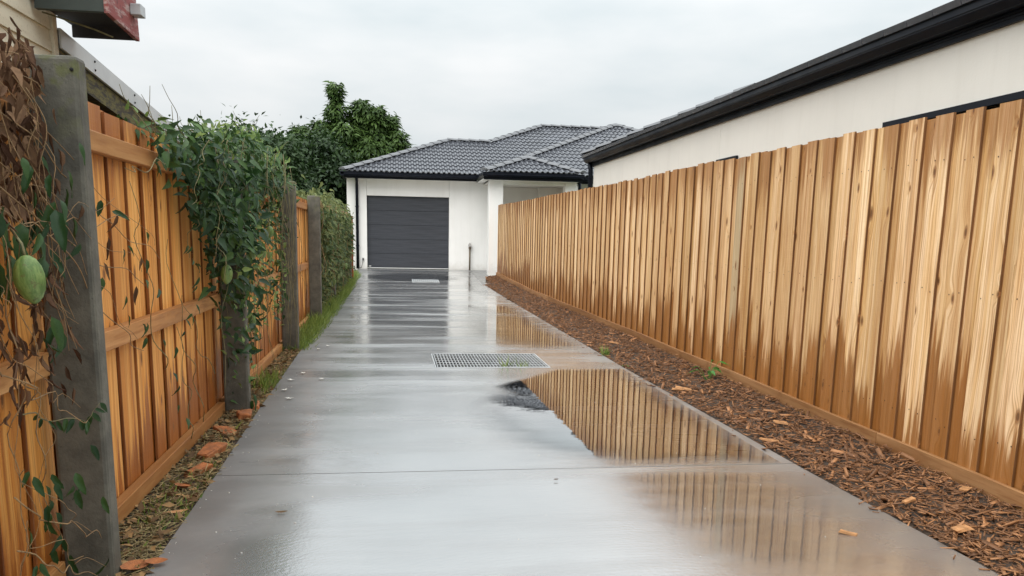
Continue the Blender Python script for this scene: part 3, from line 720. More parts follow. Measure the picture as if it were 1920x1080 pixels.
caps((*A_r, zA(26.56)+ov), (*A_h2, zA(28.46)+ov), parent=roof); caps((*A_h2, zA(28.46)+ov), (7.4, 28.46, zA(28.46)+ov), parent=roof)
caps((xb0+.9, YB+.9, zB(YB+.9)+ov), (*B_ap, zB(B_ap[1])+ov), parent=roof); caps((9.6, B_ap[1]-2.1, zB(B_ap[1]-2.1)+ov), (*B_ap, zB(B_ap[1])+ov), parent=roof)
caps((2.40, YP+.02, ZP+ov), (*apex, 3.43+ov), parent=roof); caps((5.08, YP+.02, ZP+ov), (*apex, 3.43+ov), parent=roof); caps((*apex, 3.43+ov), (apex[0], 24.3, 3.43+ov), parent=roof)

# ------------------------------------------------------------------ neighbour's house on the right
nh = thing('rendered_house', 'cream rendered house with long black gutter rising above the right fence', 'house', (6, 10, 0))
XW = 4.0
for a, b in ((-2, 10.0), (10.006, 12.95), (12.956, 16.55)):
    if a == -2:
        box('wall_panel', XW, XW+.2, 6.49, b, 0, 2.74, 'render2', nh)
        box('wall_panel', XW, XW+.2, -2, 2.9, 0, 2.74, 'render2', nh)
        box('wall_panel', XW, XW+.2, 2.9, 6.49, 2.235, 2.74, 'render2', nh)
        box('wall_panel', XW, XW+.2, 2.9, 6.49, 0, 1.0, 'render2', nh)
    else: box('wall_panel', XW, XW+.2, a, b, 0, 2.74, 'render2', nh)
box('end_wall', XW+.2, 9, 16.35, 16.548, 0, 2.74, 'render2', nh)
w1 = box('window', XW+.05, XW+.07, 2.91, 6.48, 1.0, 2.23, 'glass', nh)
for a, b, c, d_ in ((2.905, 6.485, 2.185, 2.232), (2.905, 6.485, 1.002, 1.05)): box('window_frame', XW-.02, XW+.048, a, b, c, d_, 'black_metal', w1)
for yy in (2.905, 4.68, 6.435): box('window_frame', XW-.018, XW+.047, yy, yy+.05, 1.051, 2.184, 'black_metal', w1)
w2 = box('window', XW-.006, XW-.002, 9.43, 9.99, 1.4, 2.235, 'glass', nh)
box('window_frame', XW-.03, XW-.008, 9.40, 10.02, 2.19, 2.238, 'black_metal', w2)
for yy in (9.40, 9.97): box('window_frame', XW-.028, XW-.0085, yy, yy+.05, 1.38, 2.189, 'black_metal', w2)
ZG = 2.87
prof = [(3.83, ZG), (3.818, ZG-.004), (3.818, ZG-.018), (3.83, ZG-.024), (3.83, ZG-.066), (3.838, ZG-.07), (3.838, ZG-.078), (3.845, ZG-.088), (3.88, ZG-.125), (3.965, ZG-.125), (3.965, ZG-.113), (3.885, ZG-.113), (3.842, ZG-.062), (3.842, ZG)]
extrude('gutter', prof, -2, 16.75, 'black_metal', nh)
pf = [(3.967, ZG-.01), (3.967, ZG-.126), (3.962, ZG-.130), (3.962, ZG-.142), (3.968, ZG-.147), (3.962, ZG-.152), (3.962, ZG-.164), (3.967, ZG-.168), (3.967, ZG-.195), (3.995, ZG-.195), (3.995, ZG-.01)]
extrude('fascia', pf, -2, 16.70, 'black_soft', nh)
box('fascia', 3.97, 9, 16.702, 16.73, ZG-.195, ZG-.01, 'black_soft', nh)
tube('downpipe', [(3.955, 16.62, 0), (3.955, 16.62, 2.60), (3.93, 16.62, 2.75)], .048, 'black_metal', nh, n=12)
for z in (1.2, 2.45): box('pipe_bracket', 3.91, 4.0, 16.555, 16.575, z, z+.03, 'black_metal', nh)
V = [(3.81, -2, ZG-.02), (8.8, -2, ZG-.02+TP*4.99), (8.8, 11.8, ZG-.02+TP*4.99), (3.81, 16.79, ZG-.02), (12, 16.79, ZG-.02)]
nroof = link('roof', mesh('roof', V, [(0, 1, 2, 3), (3, 2, 4)]), 'black_soft', nh)
# flat-fronted eave tiles: the row seen edge-on above the gutter
V = []; F = []
for k_, (u, w_) in enumerate(((.004, 0), (.296, 0))):
    for vv, zt in ((0, -.022), (0, .026), (.36, .010)): V.append((u, vv, zt))
F = [(0, 3, 4, 1), (1, 4, 5, 2), (0, 1, 2), (3, 5, 4), (0, 2, 5, 3)]
et = mesh('eave_tile', V, F); et.materials.append(M['tile'])
q = 1.2
while q < 16.6:
    mw = Matrix.Translation((3.80, q, ZG+.002+random.uniform(-.002, .002))) @ Matrix.Rotation(-math.atan(TP), 4, 'Y') @ Matrix.Rotation(rad(-90), 4, 'Z') @ Matrix.Translation((-.3, 0, 0))
    link('eave_tile', et, None, nroof, mw); q += .3
caps((3.82, 16.77, ZG+.03), (6.3, 14.29, ZG+.03+TP*2.48), .11, nroof)

# ------------------------------------------------------------------ old weatherboard house and lean-to on the left
wh = thing('weatherboard_house', 'old cream weatherboard house with red eave behind the left fence', 'house', (-3, 4.5, 0))
XH = -2.0
box('wall', -5, XH-.03, .5, 5.50, 0, 3.2, 'weatherboard', wh)
z = 1.06; pitchb = .122
while z < 3.2:
    V = [(XH-.03, 0), (XH+.004, 0), (XH-.012, pitchb+.012), (XH-.03, pitchb+.012)]
    extrude('weatherboard', [(a, b+z) for a, b in V], .5, 5.47, 'weatherboard', wh); z += pitchb
box('corner_board', XH-.06, XH+.016, 5.472, 5.535, 0, 3.2, 'weatherboard', wh, .003)
ev = box('eave', XH+.018, -1.63, 5.27, 5.76, 2.50, 2.52, 'black_timber', wh)
box('green_panel', XH+.018, -1.612, 5.215, 5.262, 2.462, 3.0, 'green_paint', ev)
V = [(-1.61, 5.20, 2.452), (-1.585, 5.20, 2.452), (-1.585, 5.78, 2.425), (-1.61, 5.78, 2.425), (-1.61, 5.20, 3.0), (-1.585, 5.20, 3.0), (-1.585, 5.70, 3.0), (-1.61, 5.70, 3.0)]
link('fascia_board', bevel_mesh('fascia_board', V, BF, .002), 'red_paint', ev)
box('end_board', XH+.02, -1.612, 5.762, 5.785, 2.43, 3.0, 'black_timber', ev)
box('gutter_end', -1.583, -1.52, 5.60, 5.70, 2.545, 2.61, 'galv', ev, .003)
tube('loose_rod', [(-1.975, 5.30, 2.462), (-1.75, 5.45, 2.415), (-1.66, 5.50, 2.385)], .005, 'stem', wh)
sh = thing('lean_to_shed', 'low lean-to with zinc capping sloping down behind the left fence', 'shed', (-3, 7, 0))
def cz(y): return 2.43-(y-5.55)*.094
V = []
for y_ in (5.54, 8.9):
    zt = cz(y_); V += [(XH+.02, y_, zt-.115), (XH+.032, y_, zt-.112), (XH+.032, y_, zt), (XH-.10, y_, zt+.004), (XH-.10, y_, zt-.006), (XH+.02, y_, zt-.008)]
F = [(i, (i+1) % 6, 6+(i+1) % 6, 6+i) for i in range(6)]+[(5, 4, 3, 2, 1, 0), (6, 7, 8, 9, 10, 11)]
cap = link('capping', mesh('capping', V, F), 'capping', sh)
for y_ in (6.1, 6.95, 7.8):
    for dz in (.03, .085):
        lathe('screw', [(.008, 0), (.008, .004), (.003, .008)], 'dark', cap, Matrix.Translation((XH+.032, y_, cz(y_)-dz)) @ Matrix.Rotation(rad(90), 4, 'Y'), 8)
V = []
for y_ in (5.54, 8.9):
    zt = cz(y_)-.118; V += [(XH-.06, y_, zt-.14), (XH+.01, y_, zt-.14), (XH+.01, y_, zt), (XH-.06, y_, zt)]
link('barge_board', mesh('barge_board', V, [(i, (i+1) % 4, 4+(i+1) % 4, 4+i) for i in range(4)]+[(3, 2, 1, 0), (4, 5, 6, 7)]), 'mossy', sh)
V = [(XH-.07, 5.54, 2.415), (-6, 5.54, 2.7), (-6, 8.9, 2.385), (XH-.07, 8.9, 2.10)]; link('roof_sheet', mesh('roof_sheet', V, [(0, 1, 2, 3)]), 'galv', sh)
box('wall', -6, XH-.07, 5.56, 8.88, 0, 1.98, 'black_timber', sh)

# ------------------------------------------------------------------ drain grates and standpipe
def grate(label, R, nb, nc, bw):
    x0, x1, y0, y1 = R; zc = g((y0+y1)/2); sl_ = (g(y1)-g(y0))/(y1-y0)
    t = thing('drain_grate', label, 'grate', ((x0+x1)/2, (y0+y1)/2, zc), 'drain grates')
    Zr = lambda y: zc+sl_*(y-(y0+y1)/2)
    def bar(name, xa, xb, ya, yb, zt, hh):
        V = [(xa, ya, Zr(ya)+zt-hh), (xb, ya, Zr(ya)+zt-hh), (xb, yb, Zr(yb)+zt-hh), (xa, yb, Zr(yb)+zt-hh), (xa, ya, Zr(ya)+zt), (xb, ya, Zr(ya)+zt), (xb, yb, Zr(yb)+zt), (xa, yb, Zr(yb)+zt)]
        return link(name, mesh(name, V, BF), 'galv', t)
    bar('frame', x0+.002, x0+.014, y0+.002, y1-.002, .004, .03); bar('frame', x1-.014, x1-.002, y0+.002, y1-.002, .004, .03)
    bar('frame', x0+.0145, x1-.0145, y0+.002, y0+.016, .004, .03); bar('frame', x0+.0145, x1-.0145, y1-.016, y1-.002, .004, .03)
    xa, xb = x0+.03, x1-.03; ya, yb = y0+.022, y1-.022
    for i in range(nb+1):
        x = xa+(xb-xa)*i/nb; bar('grate_bar', x-bw/2, x+bw/2, ya, yb, .003, .018)
    for j in range(nc+1):
        y = ya+(yb-ya)*j/nc; bar('cross_bar', xa+bw/2+.001, xb-bw/2-.001, y-.005, y+.005, .0042, .005)
    V = boxv(x0+.001, x1-.001, y0+.001, y1-.001, zc-.047, zc-.042); link('pit', mesh('pit', V, BF), 'dark', t)
    return t
grate('wide galvanised drain grate set across the middle of the driveway', GR, 33, 6, .0065)
# the far one lies on the slab
t = thing('drain_cover', 'small pale drain cover in the driveway near the garage door', 'drain cover', (.82, 20.9, g(20.9)))
for i in range(14):
    x = .47+.049*i; V = []
    for yy in (20.55, 21.25):
        for zz in (.003, .012): V += [(x, yy, g(yy)+zz), (x+.036, yy, g(yy)+zz)]
    me = mesh('cover_bar', [V[0], V[1], V[5], V[4], V[2], V[3], V[7], V[6]], BF); link('cover_bar', me, 'galv', t)
t = thing('standpipe', 'short bronze standpipe with chrome head against the garage wall', 'standpipe', (2.215, 24.1, .27))
tube('pipe', [(2.215, 24.12, .2), (2.215, 24.12, .90)], .024, 'pipe', t, n=12)
lathe('collar', [(.034, .88), (.036, .90), (.036, .935), (.030, .945)], 'pipe', t, Matrix.Translation((2.215, 24.12, 0)))
box('valve_head', 2.165, 2.262, 24.06, 24.18, .945, 1.02, 'chrome', t, .015)
box('valve_cap', 2.185, 2.245, 24.08, 24.16, 1.021, 1.05, 'chrome', t, .01)
t = thing('cable', 'thin black cable hanging from the wall beside the garage door', 'cable', (-.86, 24.15, .3))
tube('wire', [(-.855, 24.17, .52), (-.87, 24.15, .42), (-.90, 24.10, .30), (-.99, 23.9, .30)], .008, 'dark', t); box('plug', -.875, -.835, 24.14, 24.196, .50, .57, 'dark', t, .005)

# ------------------------------------------------------------------ trees behind
def crown_pts(clumps, per):
    P = []; N = []; T = []
    for (c, r, tone) in clumps:
        n = int(per*r*r); d = rdir(n); d[:, 2] = np.where(d[:, 2] < -.35, -d[:, 2]*.6, d[:, 2])
        rr = r*(RNG.random(n)**.4)[:, None]*(1+.30*RNG.normal(size=(n, 1)))
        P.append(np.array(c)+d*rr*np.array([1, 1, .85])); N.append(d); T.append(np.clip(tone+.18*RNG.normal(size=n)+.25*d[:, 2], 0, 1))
    return np.concatenate(P), np.concatenate(N), np.concatenate(T)
def tree(name, label, base, ctr, rx, ry, rz, nclump, per, leaf, mat, cr=(.5, .95), shape=OVAL, sf=OVAL_F, twigs=6):
    t = thing(name, label, 'tree', base, 'trees behind the fence and garage')
    b = Vector(base); c = Vector(ctr)
    lst = [([b, b+(c-b)*.35+Vector((.1, 0, 0)), c*1.0], .16, .06)]
    for i in range(twigs):
        a = 2*math.pi*i/twigs; e = c+Vector((rx*.65*math.cos(a), ry*.65*math.sin(a), rz*.35*random.uniform(-.3, 1)))
        lst.append(([b+(c-b)*.4, (b+(c-b)*.4+e)/2+Vector((0, 0, .2)), e], .07, .02))
    tubes('trunk', lst, 'bark', t, 7)
    cl = []
    for i in range(nclump):
        d = Vector(RNG.normal(size=3)).normalized()*(random.random()**.4); r = random.uniform(*cr)
        cl.append(((c.x+d.x*rx, c.y+d.y*ry, c.z+d.z*rz), r, random.uniform(.15, .65)))
    P, N, T = crown_pts(cl, per); n = len(P)
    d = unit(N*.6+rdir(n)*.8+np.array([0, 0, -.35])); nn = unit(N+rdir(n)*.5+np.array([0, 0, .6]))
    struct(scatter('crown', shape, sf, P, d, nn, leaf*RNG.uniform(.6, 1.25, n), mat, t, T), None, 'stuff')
    return t
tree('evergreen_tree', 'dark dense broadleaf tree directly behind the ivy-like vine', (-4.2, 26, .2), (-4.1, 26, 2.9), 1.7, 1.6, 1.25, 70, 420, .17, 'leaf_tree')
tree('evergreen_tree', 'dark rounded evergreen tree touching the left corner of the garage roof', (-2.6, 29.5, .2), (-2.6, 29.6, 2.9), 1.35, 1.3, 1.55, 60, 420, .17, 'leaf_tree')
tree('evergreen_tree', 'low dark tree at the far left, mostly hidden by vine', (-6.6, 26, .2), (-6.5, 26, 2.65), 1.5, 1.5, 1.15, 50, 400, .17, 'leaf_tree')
def bamboo(label, base, plumes):
    t = thing('bamboo_clump', label, 'bamboo', base, 'bamboo behind the garage')
    lst = []; P = []; N = []; T = []
    for (x, y, z0, z1, r) in plumes:
        lst.append(([(x*.4+base[0]*.6, y, base[2]), (x*.8+base[0]*.2, y, (z0+base[2])/2+.6), (x, y, z0), (x+random.uniform(-.08, .08), y, z1)], .035, .01))
        n = int(2100*(z1-z0)*r); zz = z0+(z1-z0)*RNG.random(n); tt = (zz-z0)/(z1-z0)
        rad_ = r*(1.12-.55*tt**2.2)*(.50+.62*np.abs(np.sin(zz*3.4+x*7))); a = 2*np.pi*RNG.random(n); q = RNG.random(n)**.5*(1+.22*np.abs(RNG.normal(size=n)))
        p = np.stack([x+rad_*q*np.cos(a), y+rad_*q*np.sin(a), zz+.06*RNG.normal(size=n)], -1)
        P.append(p); N.append(np.stack([np.cos(a), np.sin(a), .25+0*a], -1)); T.append(np.clip(.30+.35*q*(np.sin(zz*9+x*3)*.5+.5)+.15*RNG.normal(size=n)+.1*tt, 0, 1))
    tubes('culm', lst, 'stem', t, 6)
    P = np.concatenate(P); N = np.concatenate(N); T = np.concatenate(T); n = len(P)
    d = unit(N*.8+rdir(n)*.55+np.array([0, 0, -.75])); nn = unit(N+rdir(n)*.4+np.array([0, 0, .3]))
    sz = np.stack([RNG.uniform(.22, .36, n), RNG.uniform(.16, .28, n), np.full(n, .2)], -1)
    struct(scatter('foliage', BLADE*np.array([2, 1, 1]), BLADE_F, P, d, nn, sz, 'leaf_bamboo', t, T), None, 'stuff')
Yb = 31.5
bamboo('tall bamboo clump with upright plumes rising behind the garage roof', (-1.2, Yb, .3),
       [(-2.02, Yb, 3.6, 6.55, .33), (-1.15, Yb+.2, 2.9, 6.0, .48), (-.62, Yb, 2.9, 5.8, .50), (-.15, Yb+.3, 2.8, 5.55, .45), (.22, Yb, 2.8, 4.95, .42), (-2.55, Yb-.1, 2.6, 5.2, .55), (-3.3, Yb, 2.4, 5.0, .6), (-1.7, Yb-.3, 2.2, 5.1, .6), (-.9, Yb-.4, 2.0, 4.6, .6), (-.25, Yb-.4, 2.0, 4.4, .55), (-2.3, Yb-.5, 1.6, 4.2, .7)])

# ------------------------------------------------------------------ vines
def leaf_shape(seed, wid, curl, crump, droop):
    """blade folded along the midrib with a wavy, pointed outline"""
    r = random.Random(seed); V = []; n = 8; F = []
    tw = r.uniform(-.35, .35)
    for i in range(n):
        t = i/(n-1); w = wid*(t*1.0+.04)**.42*(1-t)**.75*1.75 if t < 1 else .004
        if i == 0: w = .02
        w *= 1+r.uniform(-.12, .12)
        for sx_ in (-1, -.5, 0, .5, 1):
            a = tw*t*2*(1 if crump else .4)
            x = sx_*w*(1-.25*curl*abs(sx_)); z = abs(sx_)*w*.45*curl-droop*t*t+r.uniform(-1, 1)*crump*(.5 if sx_ else .3)+.02*math.sin(9*t+sx_*2)
            V.append((x*math.cos(a)-z*math.sin(a)*.6+.05*math.sin(t*3)*tw, t+r.uniform(-.02, .02), z*math.cos(a)+x*math.sin(a)))
    for i in range(n-1):
        for j in range(4): F.append((i*5+j, i*5+j+1, (i+1)*5+j+1, (i+1)*5+j))
    return V, F
leaf_protos = [leaf_shape(i, random.uniform(.19, .27), random.uniform(.5, 1.2), 0., random.uniform(.05, .3)) for i in range(7)]
dead_protos = [leaf_shape(50+i, random.uniform(.15, .24), random.uniform(1.6, 3.4), .085, random.uniform(-.2, .6)) for i in range(8)]
def leaf_objs(name, pos, d, nrm, size, mat, parent):
    ms = []
    for V, F in (dead_protos if name == 'dead_leaf' else leaf_protos):
        me = mesh(name, V, F, True); me.materials.append(M[mat]); ms.append(me)
    R = frames(d, nrm)
    for i in range(len(pos)):
        r = R[i]*size[i]; p = pos[i]
        mw = Matrix(((r[0, 0], r[0, 1], r[0, 2], p[0]), (r[1, 0], r[1, 1], r[1, 2], p[1]), (r[2, 0], r[2, 1], r[2, 2], p[2]), (0, 0, 0, 1)))
        link(name, random.choice(ms), None, parent, mw)
def pod(parent, loc, length, w, tilt=(0, 0)):
    prof = [(.05, 0), (.30, .02), (.62, .10), (.88, .25), (1.0, .42), (.98, .56), (.85, .72), (.60, .87), (.32, .96), (.10, 1.0)]
    p_ = lathe('seed_pod', [(r*w/2, -z*length) for r, z in prof], 'pod', parent, Matrix.Translation(loc) @ Matrix.Rotation(tilt[0], 4, 'X') @ Matrix.Rotation(tilt[1], 4, 'Y'), 14)
    for v_ in p_.data.vertices:
        a_ = math.atan2(v_.co.y, v_.co.x); q_ = 1+.035*math.cos(5*a_)+.02*math.sin(3*a_+v_.co.z*40); v_.co.x *= q_; v_.co.y *= q_
    tube('stalk', [Vector(loc)+Vector((0, 0, -.004)), Vector(loc)+Vector((-.01, .01, .03)), Vector(loc)+Vector((-.04, .02, .07))], .0035, 'stem', p_)
def smooth_path(P, m=3):
    o = []
    for i in range(len(P)-1):
        a = P[max(i-1, 0)]; b = P[i]; c = P[i+1]; d = P[min(i+2, len(P)-1)]
        for k_ in range(m):
            t = k_/m; o.append(.5*((2*b)+(c-a)*t+(2*a-5*b+4*c-d)*t*t+(3*b-a-3*c+d)*t**3))
    o.append(P[-1]); return o
def wander(p, q, n, j, sag=0.):
    p = Vector(p); q = Vector(q); o = []
    for i in range(n):
        t = i/(n-1); o.append(p.lerp(q, t)+Vector((random.uniform(-j, j), random.uniform(-j, j), random.uniform(-j, j)-sag*4*t*(1-t)))*(1 if 0 < i < n-1 else .2))
    return smooth_path(o)
def lowz(y): return float(np.interp(y, [4.2, 4.8, 5.1, 5.35, 5.6, 5.85, 6.1, 6.6, 7.4, 8.2, 8.8, 9.4, 10], [1.62, 1.48, 1.15, .85, .45, .10, .35, .45, .45, .40, .45, 1.2, 1.5]))
def topz(y): return float(np.interp(y, [4.0, 4.8, 5.6, 7.0, 8.4, 9.2, 10], [1.72, 1.78, 1.88, 1.96, 1.95, 1.70, 1.5]))
def sample_vine(n, dens):
    P = []; N = []
    while len(P) < n:
        y = random.uniform(4.3, 9.6); z = random.uniform(.05, 2.2); lo, hi = lowz(y), topz(y)
        if z < lo+random.gauss(0, .06) or z > hi+random.gauss(0, .04): continue
        if random.random() > dens(y, z): continue
        bulge = .20*math.exp(-((y-5.6)/.75)**2)+.07
        if z > 1.68: x = random.uniform(-1.42, -1.08+bulge*.8)
        else: x = -1.17+random.uniform(.02, 1.)*bulge*(1.15-.3*abs(z-1.3))
        P.append((x, y, z)); N.append((.8, -.55, .35 if z < 1.7 else .9))
    return np.array(P), np.array(N)
def dens1(y, z):
    if 4.7 < y < 6.1: return (1.0 if z > 1.12 else (.38 if z > .8 else .20))
    cl_ = .5+.5*math.sin(y*5.3+z*4.1)*math.sin(z*6.7-y*2.9+1.)
    if z > 1.62: return 1.0 if y < 8.2 else .6
    return (.30 if z > 1.3 else .13)*cl_*(1.2 if y < 7.2 else .8)
v1 = thing('climbing_vine', 'dark green climbing vine with hanging pods smothering the second post', 'vine', (-1.05, 5.9, 0), 'vines on the left fence')
P, N = sample_vine(290, dens1); P[:, 0] += .02; n = len(P)
leaf_objs('leaf', P, unit(N*.4+rdir(n)*.6+np.array([0, 0, -.8])), unit(N+rdir(n)*.65), RNG.uniform(.05, .13, n), 'leaf', v1)
P, N = sample_vine(3300, dens1); n = len(P)
struct(scatter('leaf_mass', LEAF, LEAF_F, P, unit(N*.4+rdir(n)*.75+np.array([0, 0, -.7])), unit(N+rdir(n)*.8), .035+.085*RNG.random(n)**1.4, 'leaf', v1, np.clip(.95*RNG.random(n)**2.2+.22*(P[:, 2] > 1.72), 0, 1)), None, 'stuff')
P, N = sample_vine(900, lambda y, z: (1.0 if z > 1.8 else .10)); n = len(P); P[:, 2] += .03
struct(scatter('new_growth', LEAF, LEAF_F, P, unit(rdir(n)*.8+np.array([.3, -.2, .5])), unit(N+rdir(n)*.6), RNG.uniform(.035, .075, n), 'leaf_new', v1), None, 'stuff')
lst = []
for i in range(34):
    y = random.uniform(4.6, 9.0); x = random.uniform(-1.14, -.92); zt = topz(y)-.05
    lst.append((wander((x, y, zt), (x+random.uniform(-.08, .1), y+random.uniform(-.5, .5), max(.05, lowz(y)-random.uniform(0, .35))), 8, .035), .0026, .0014))
for i in range(16):
    y = random.uniform(4.2, 8.8); zt = topz(y); lst.append((wander((-1.15, y, zt-.05), (-1.15+random.uniform(-.15, .2), y+random.uniform(-.4, .1), zt+random.uniform(.06, .2)), 5, .015), .003, .0012))
for (a, b) in (((-1.12, 4.5, 1.66), (-1.12, 3.75, 1.5)), ((-1.14, 5.4, .35), (-1.14, 4.7, .9)), ((-1.13, 5.0, .12), (-1.15, 4.5, 1.2)), ((-1.14, 4.3, .55), (-1.12, 3.8, 1.45)), ((-1.13, 4.7, .1), (-1.14, 4.55, .75)), ((-1.1, 7.0, .9), (-1.0, 8.6, .95)), ((-1.03, 6.1, .8), (-1.05, 6.3, .1))):
    lst.append((wander(a, b, 9, .03, .04), .0028, .0014))
tubes('stem', lst, 'stem', v1)
for loc, L, w in (((-.955, 5.80, 1.20), .145, .082), ((-1.0, 5.22, 1.05), .12, .07), ((-1.04, 6.25, .66), .10, .065), ((-1.0, 6.6, 1.15), .11, .07), ((-1.02, 7.2, 1.3), .10, .065), ((-1.08, 6.3, .38), .09, .06)):
    pod(v1, loc, L, w, (random.uniform(-.25, .25), random.uniform(-.25, .25)))
# loose sprigs hanging over the palings in the first bay
sp = [((-1.13, 3.62, 1.28), (-1.15, 4.35, .95)), ((-1.10, 3.7, .88), (-1.13, 4.2, .70)), ((-1.13, 4.45, .62), (-1.14, 4.55, .25)), ((-1.12, 4.9, .85), (-1.12, 4.6, .72)), ((-1.08, 4.6, 1.15), (-1.1, 4.95, .95))]
PP = []
for a, b in sp:
    for t in np.linspace(0, 1, 5): PP.append(np.array(a)*(1-t)+np.array(b)*t+RNG.normal(size=3)*.02)
PP = np.array(PP); n = len(PP)
leaf_objs('leaf', PP, unit(rdir(n)*.6+np.array([.2, -.2, -.7])), unit(rdir(n)*.5+np.array([.9, -.4, .2])), RNG.uniform(.05, .085, n), 'leaf', v1)

# the second vine, a hedge-like mass over the farther bays
v2 = thing('climbing_vine', 'pale tangled vine covering the far end of the left fence like a hedge', 'vine', (-1.05, 16, 0), 'vines on the left fence')
def samp2(n):
    y = 12.25+7.2*RNG.random(n); z = .12+1.75*RNG.random(n)**.62
    tz = np.interp(y, [12, 13, 15, 18, 20, 20.5], [1.70, 1.86, 1.83, 1.76, 1.68, 1.35]); z = np.minimum(z, tz+.05*RNG.normal(size=n))
    th = np.where(z > 1.65, RNG.uniform(-.35, .14, n), RNG.uniform(.0, .15, n)+.05*np.sin(y*2.2)+.03)
    return np.stack([-1.17+th*(1.1-.35*(z < .5)), y, z], -1)
P = samp2(9500); kp = (np.sin(P[:, 1]*3.1+P[:, 2]*2.)*np.sin(P[:, 2]*5.3-P[:, 1]*1.7)+.9*RNG.random(len(P))) > -.05; P = P[kp]; P[:, 0] += .05*RNG.normal(size=len(P))*(P[:, 2] > .3); P[:, 2] += np.where(P[:, 2] > 1.6, .07*RNG.normal(size=len(P)), 0); n = len(P); N = np.tile([.8, -.5, .4], (n, 1))
struct(scatter('leaf_mass', LEAF, LEAF_F, P, unit(N*.5+rdir(n)*.6+np.array([0, 0, -.7])), unit(N+rdir(n)*.6), RNG.uniform(.04, .13, n), 'leaf_pale', v2, np.clip(RNG.random(n)**1.6*.8+.25*(P[:, 2] > 1.6), 0, 1)), None, 'stuff')
P = samp2(240); P[:, 0] += .05; n = len(P)
leaf_objs('leaf', P, unit(rdir(n)*.6+np.array([.4, -.3, -.6])), unit(rdir(n)*.5+np.array([.8, -.5, .4])), RNG.uniform(.07, .12, n), 'leaf_pale', v2)
lst = []
for i in range(60):
    y = random.uniform(12, 19.2); x = random.uniform(-1.1, -.97); lst.append((wander((x, y, 1.7), (x+.05, y+random.uniform(-.6, .3), random.uniform(.1, .9)), 7, .05), .004, .002))
tubes('stem', lst, 'stem_dry', v2)
for i in range(8): pod(v2, (random.uniform(-1.0, -.93), random.uniform(12.3, 17), random.uniform(.35, .95)), .13, .07, (random.uniform(-.2, .2), 0))

# the withered vine in the left foreground
v3 = thing('withered_vine', 'half-dead vine with brown leaves and one green pod beside the nearest post', 'vine', (-1.0, 2.5, 0), 'vines on the left fence')
def samp3(n, y0, y1, z0, z1, x0, x1):
    return np.stack([RNG.uniform(x0, x1, n), RNG.uniform(y0, y1, n), RNG.uniform(z0, z1, n)], -1)
def crumple(name, n, box_, size, mat, par, k=None):
    P = samp3(n, *box_)
    leaf_objs(name, P, unit(rdir(n)*.5+np.array([0, 0, -1.])), unit(rdir(n)+np.array([.5, -.7, .2])), RNG.uniform(*size, n), mat, par)
crumple('dead_leaf', 130, (2.38, 2.93, 1.30, 1.88, -1.18, -1.06), (.04, .09), 'dead_leaf', v3)
crumple('dead_leaf', 80, (2.38, 2.90, .72, 1.14, -1.14, -1.03), (.04, .085), 'dead_leaf', v3)
crumple('leaf', 18, (2.4, 2.88, 1.12, 1.5, -1.12, -.98), (.06, .10), 'leaf', v3)
crumple('leaf', 22, (2.38, 2.75, .9, 1.35, -1.10, -.98), (.07, .13), 'leaf', v3)
crumple('leaf', 26, (2.4, 2.88, .10, .55, -1.12, -.98), (.05, .085), 'leaf', v3)
twig = wander((-1.10, 2.55, .70), (-1.04, 2.90, .60), 7, .015) + wander((-1.04, 2.90, .60), (-1.0, 2.93, .66), 4, .008)
tubes('stem', [(twig, .0022, .001)], 'stem', v3)
P = np.array([tuple(q) for q in twig])[4::2]; n = len(P)
leaf_objs('leaf', P, unit(rdir(n)*.6+np.array([.2, -.2, -.6])), unit(rdir(n)*.5+np.array([.5, -.8, .2])), RNG.uniform(.035, .06, n), 'leaf', v3)
P = samp3(330, 2.35, 2.95, 1.30, 1.84, -1.2, -1.10); n = len(P)
struct(scatter('dead_leaf_mass', LEAF, LEAF_F, P, unit(rdir(n)*.6+np.array([0, 0, -.9])), unit(rdir(n)+np.array([.5, -.7, .2])), RNG.uniform(.04, .10, n), 'dead_leaf', v3), None, 'stuff')
lst = []
for a, b in (((-1.1, 2.5, 1.62), (-1.04, 3.9, 1.12)), ((-1.08, 2.4, 1.40), (-1.02, 3.6, 1.02)), ((-1.06, 2.2, 1.24), (-1.02, 3.3, 1.30)), ((-1.04, 2.6, 1.30), (-1.03, 3.55, .75)), ((-1.1, 2.3, 1.9), (-1.1, 2.9, 1.66)),
             ((-1.05, 2.3, .92), (-1.02, 2.85, .62)), ((-1.06, 2.4, .5), (-1.0, 2.86, .20)), ((-1.05, 2.35, .36), (-1.0, 2.9, .05)), ((-1.1, 2.6, .9), (-1.08, 2.72, .2)), ((-1.1, 2.45, 1.75), (-1.05, 2.5, 1.0)), ((-1.1, 2.55, 1.1), (-1.09, 2.5, .1))):
    lst.append((wander(a, b, 10, .025, .02), .0026, .0013))
    lst.append((wander(Vector(a)+Vector((0, .08, .05)), Vector(b)+Vector((.02, -.1, .06)), 8, .04, .03), .0014, .0008))
for i in range(16):
    y = random.uniform(2.4, 2.85); lst.append((wander((-1.1, y, random.uniform(1.2, 1.8)), (-1.02, y+random.uniform(-.1, .2), random.uniform(.8, 1.2)), 7, .03), .002, .001))
tubes('stem', lst, 'stem_dry', v3)
P = []
for a, b in (((-1.03, 2.9, 1.52), (-1.03, 3.6, 1.2)), ((-1.02, 2.95, 1.36), (-1.0, 3.5, 1.12)), ((-1.0, 2.9, 1.20), (-1.0, 3.4, .98))):
    for t in np.linspace(0, 1, 5): P.append(np.array(a)*(1-t)+np.array(b)*t+RNG.normal(size=3)*.02)
P = np.array(P); n = len(P)
leaf_objs('leaf', P[::2], unit(rdir(len(P[::2]))*.5+np.array([0, 0, -.8])), unit(rdir(len(P[::2]))*.5+np.array([.8, -.6, .2])), RNG.uniform(.045, .075, len(P[::2])), 'leaf', v3)
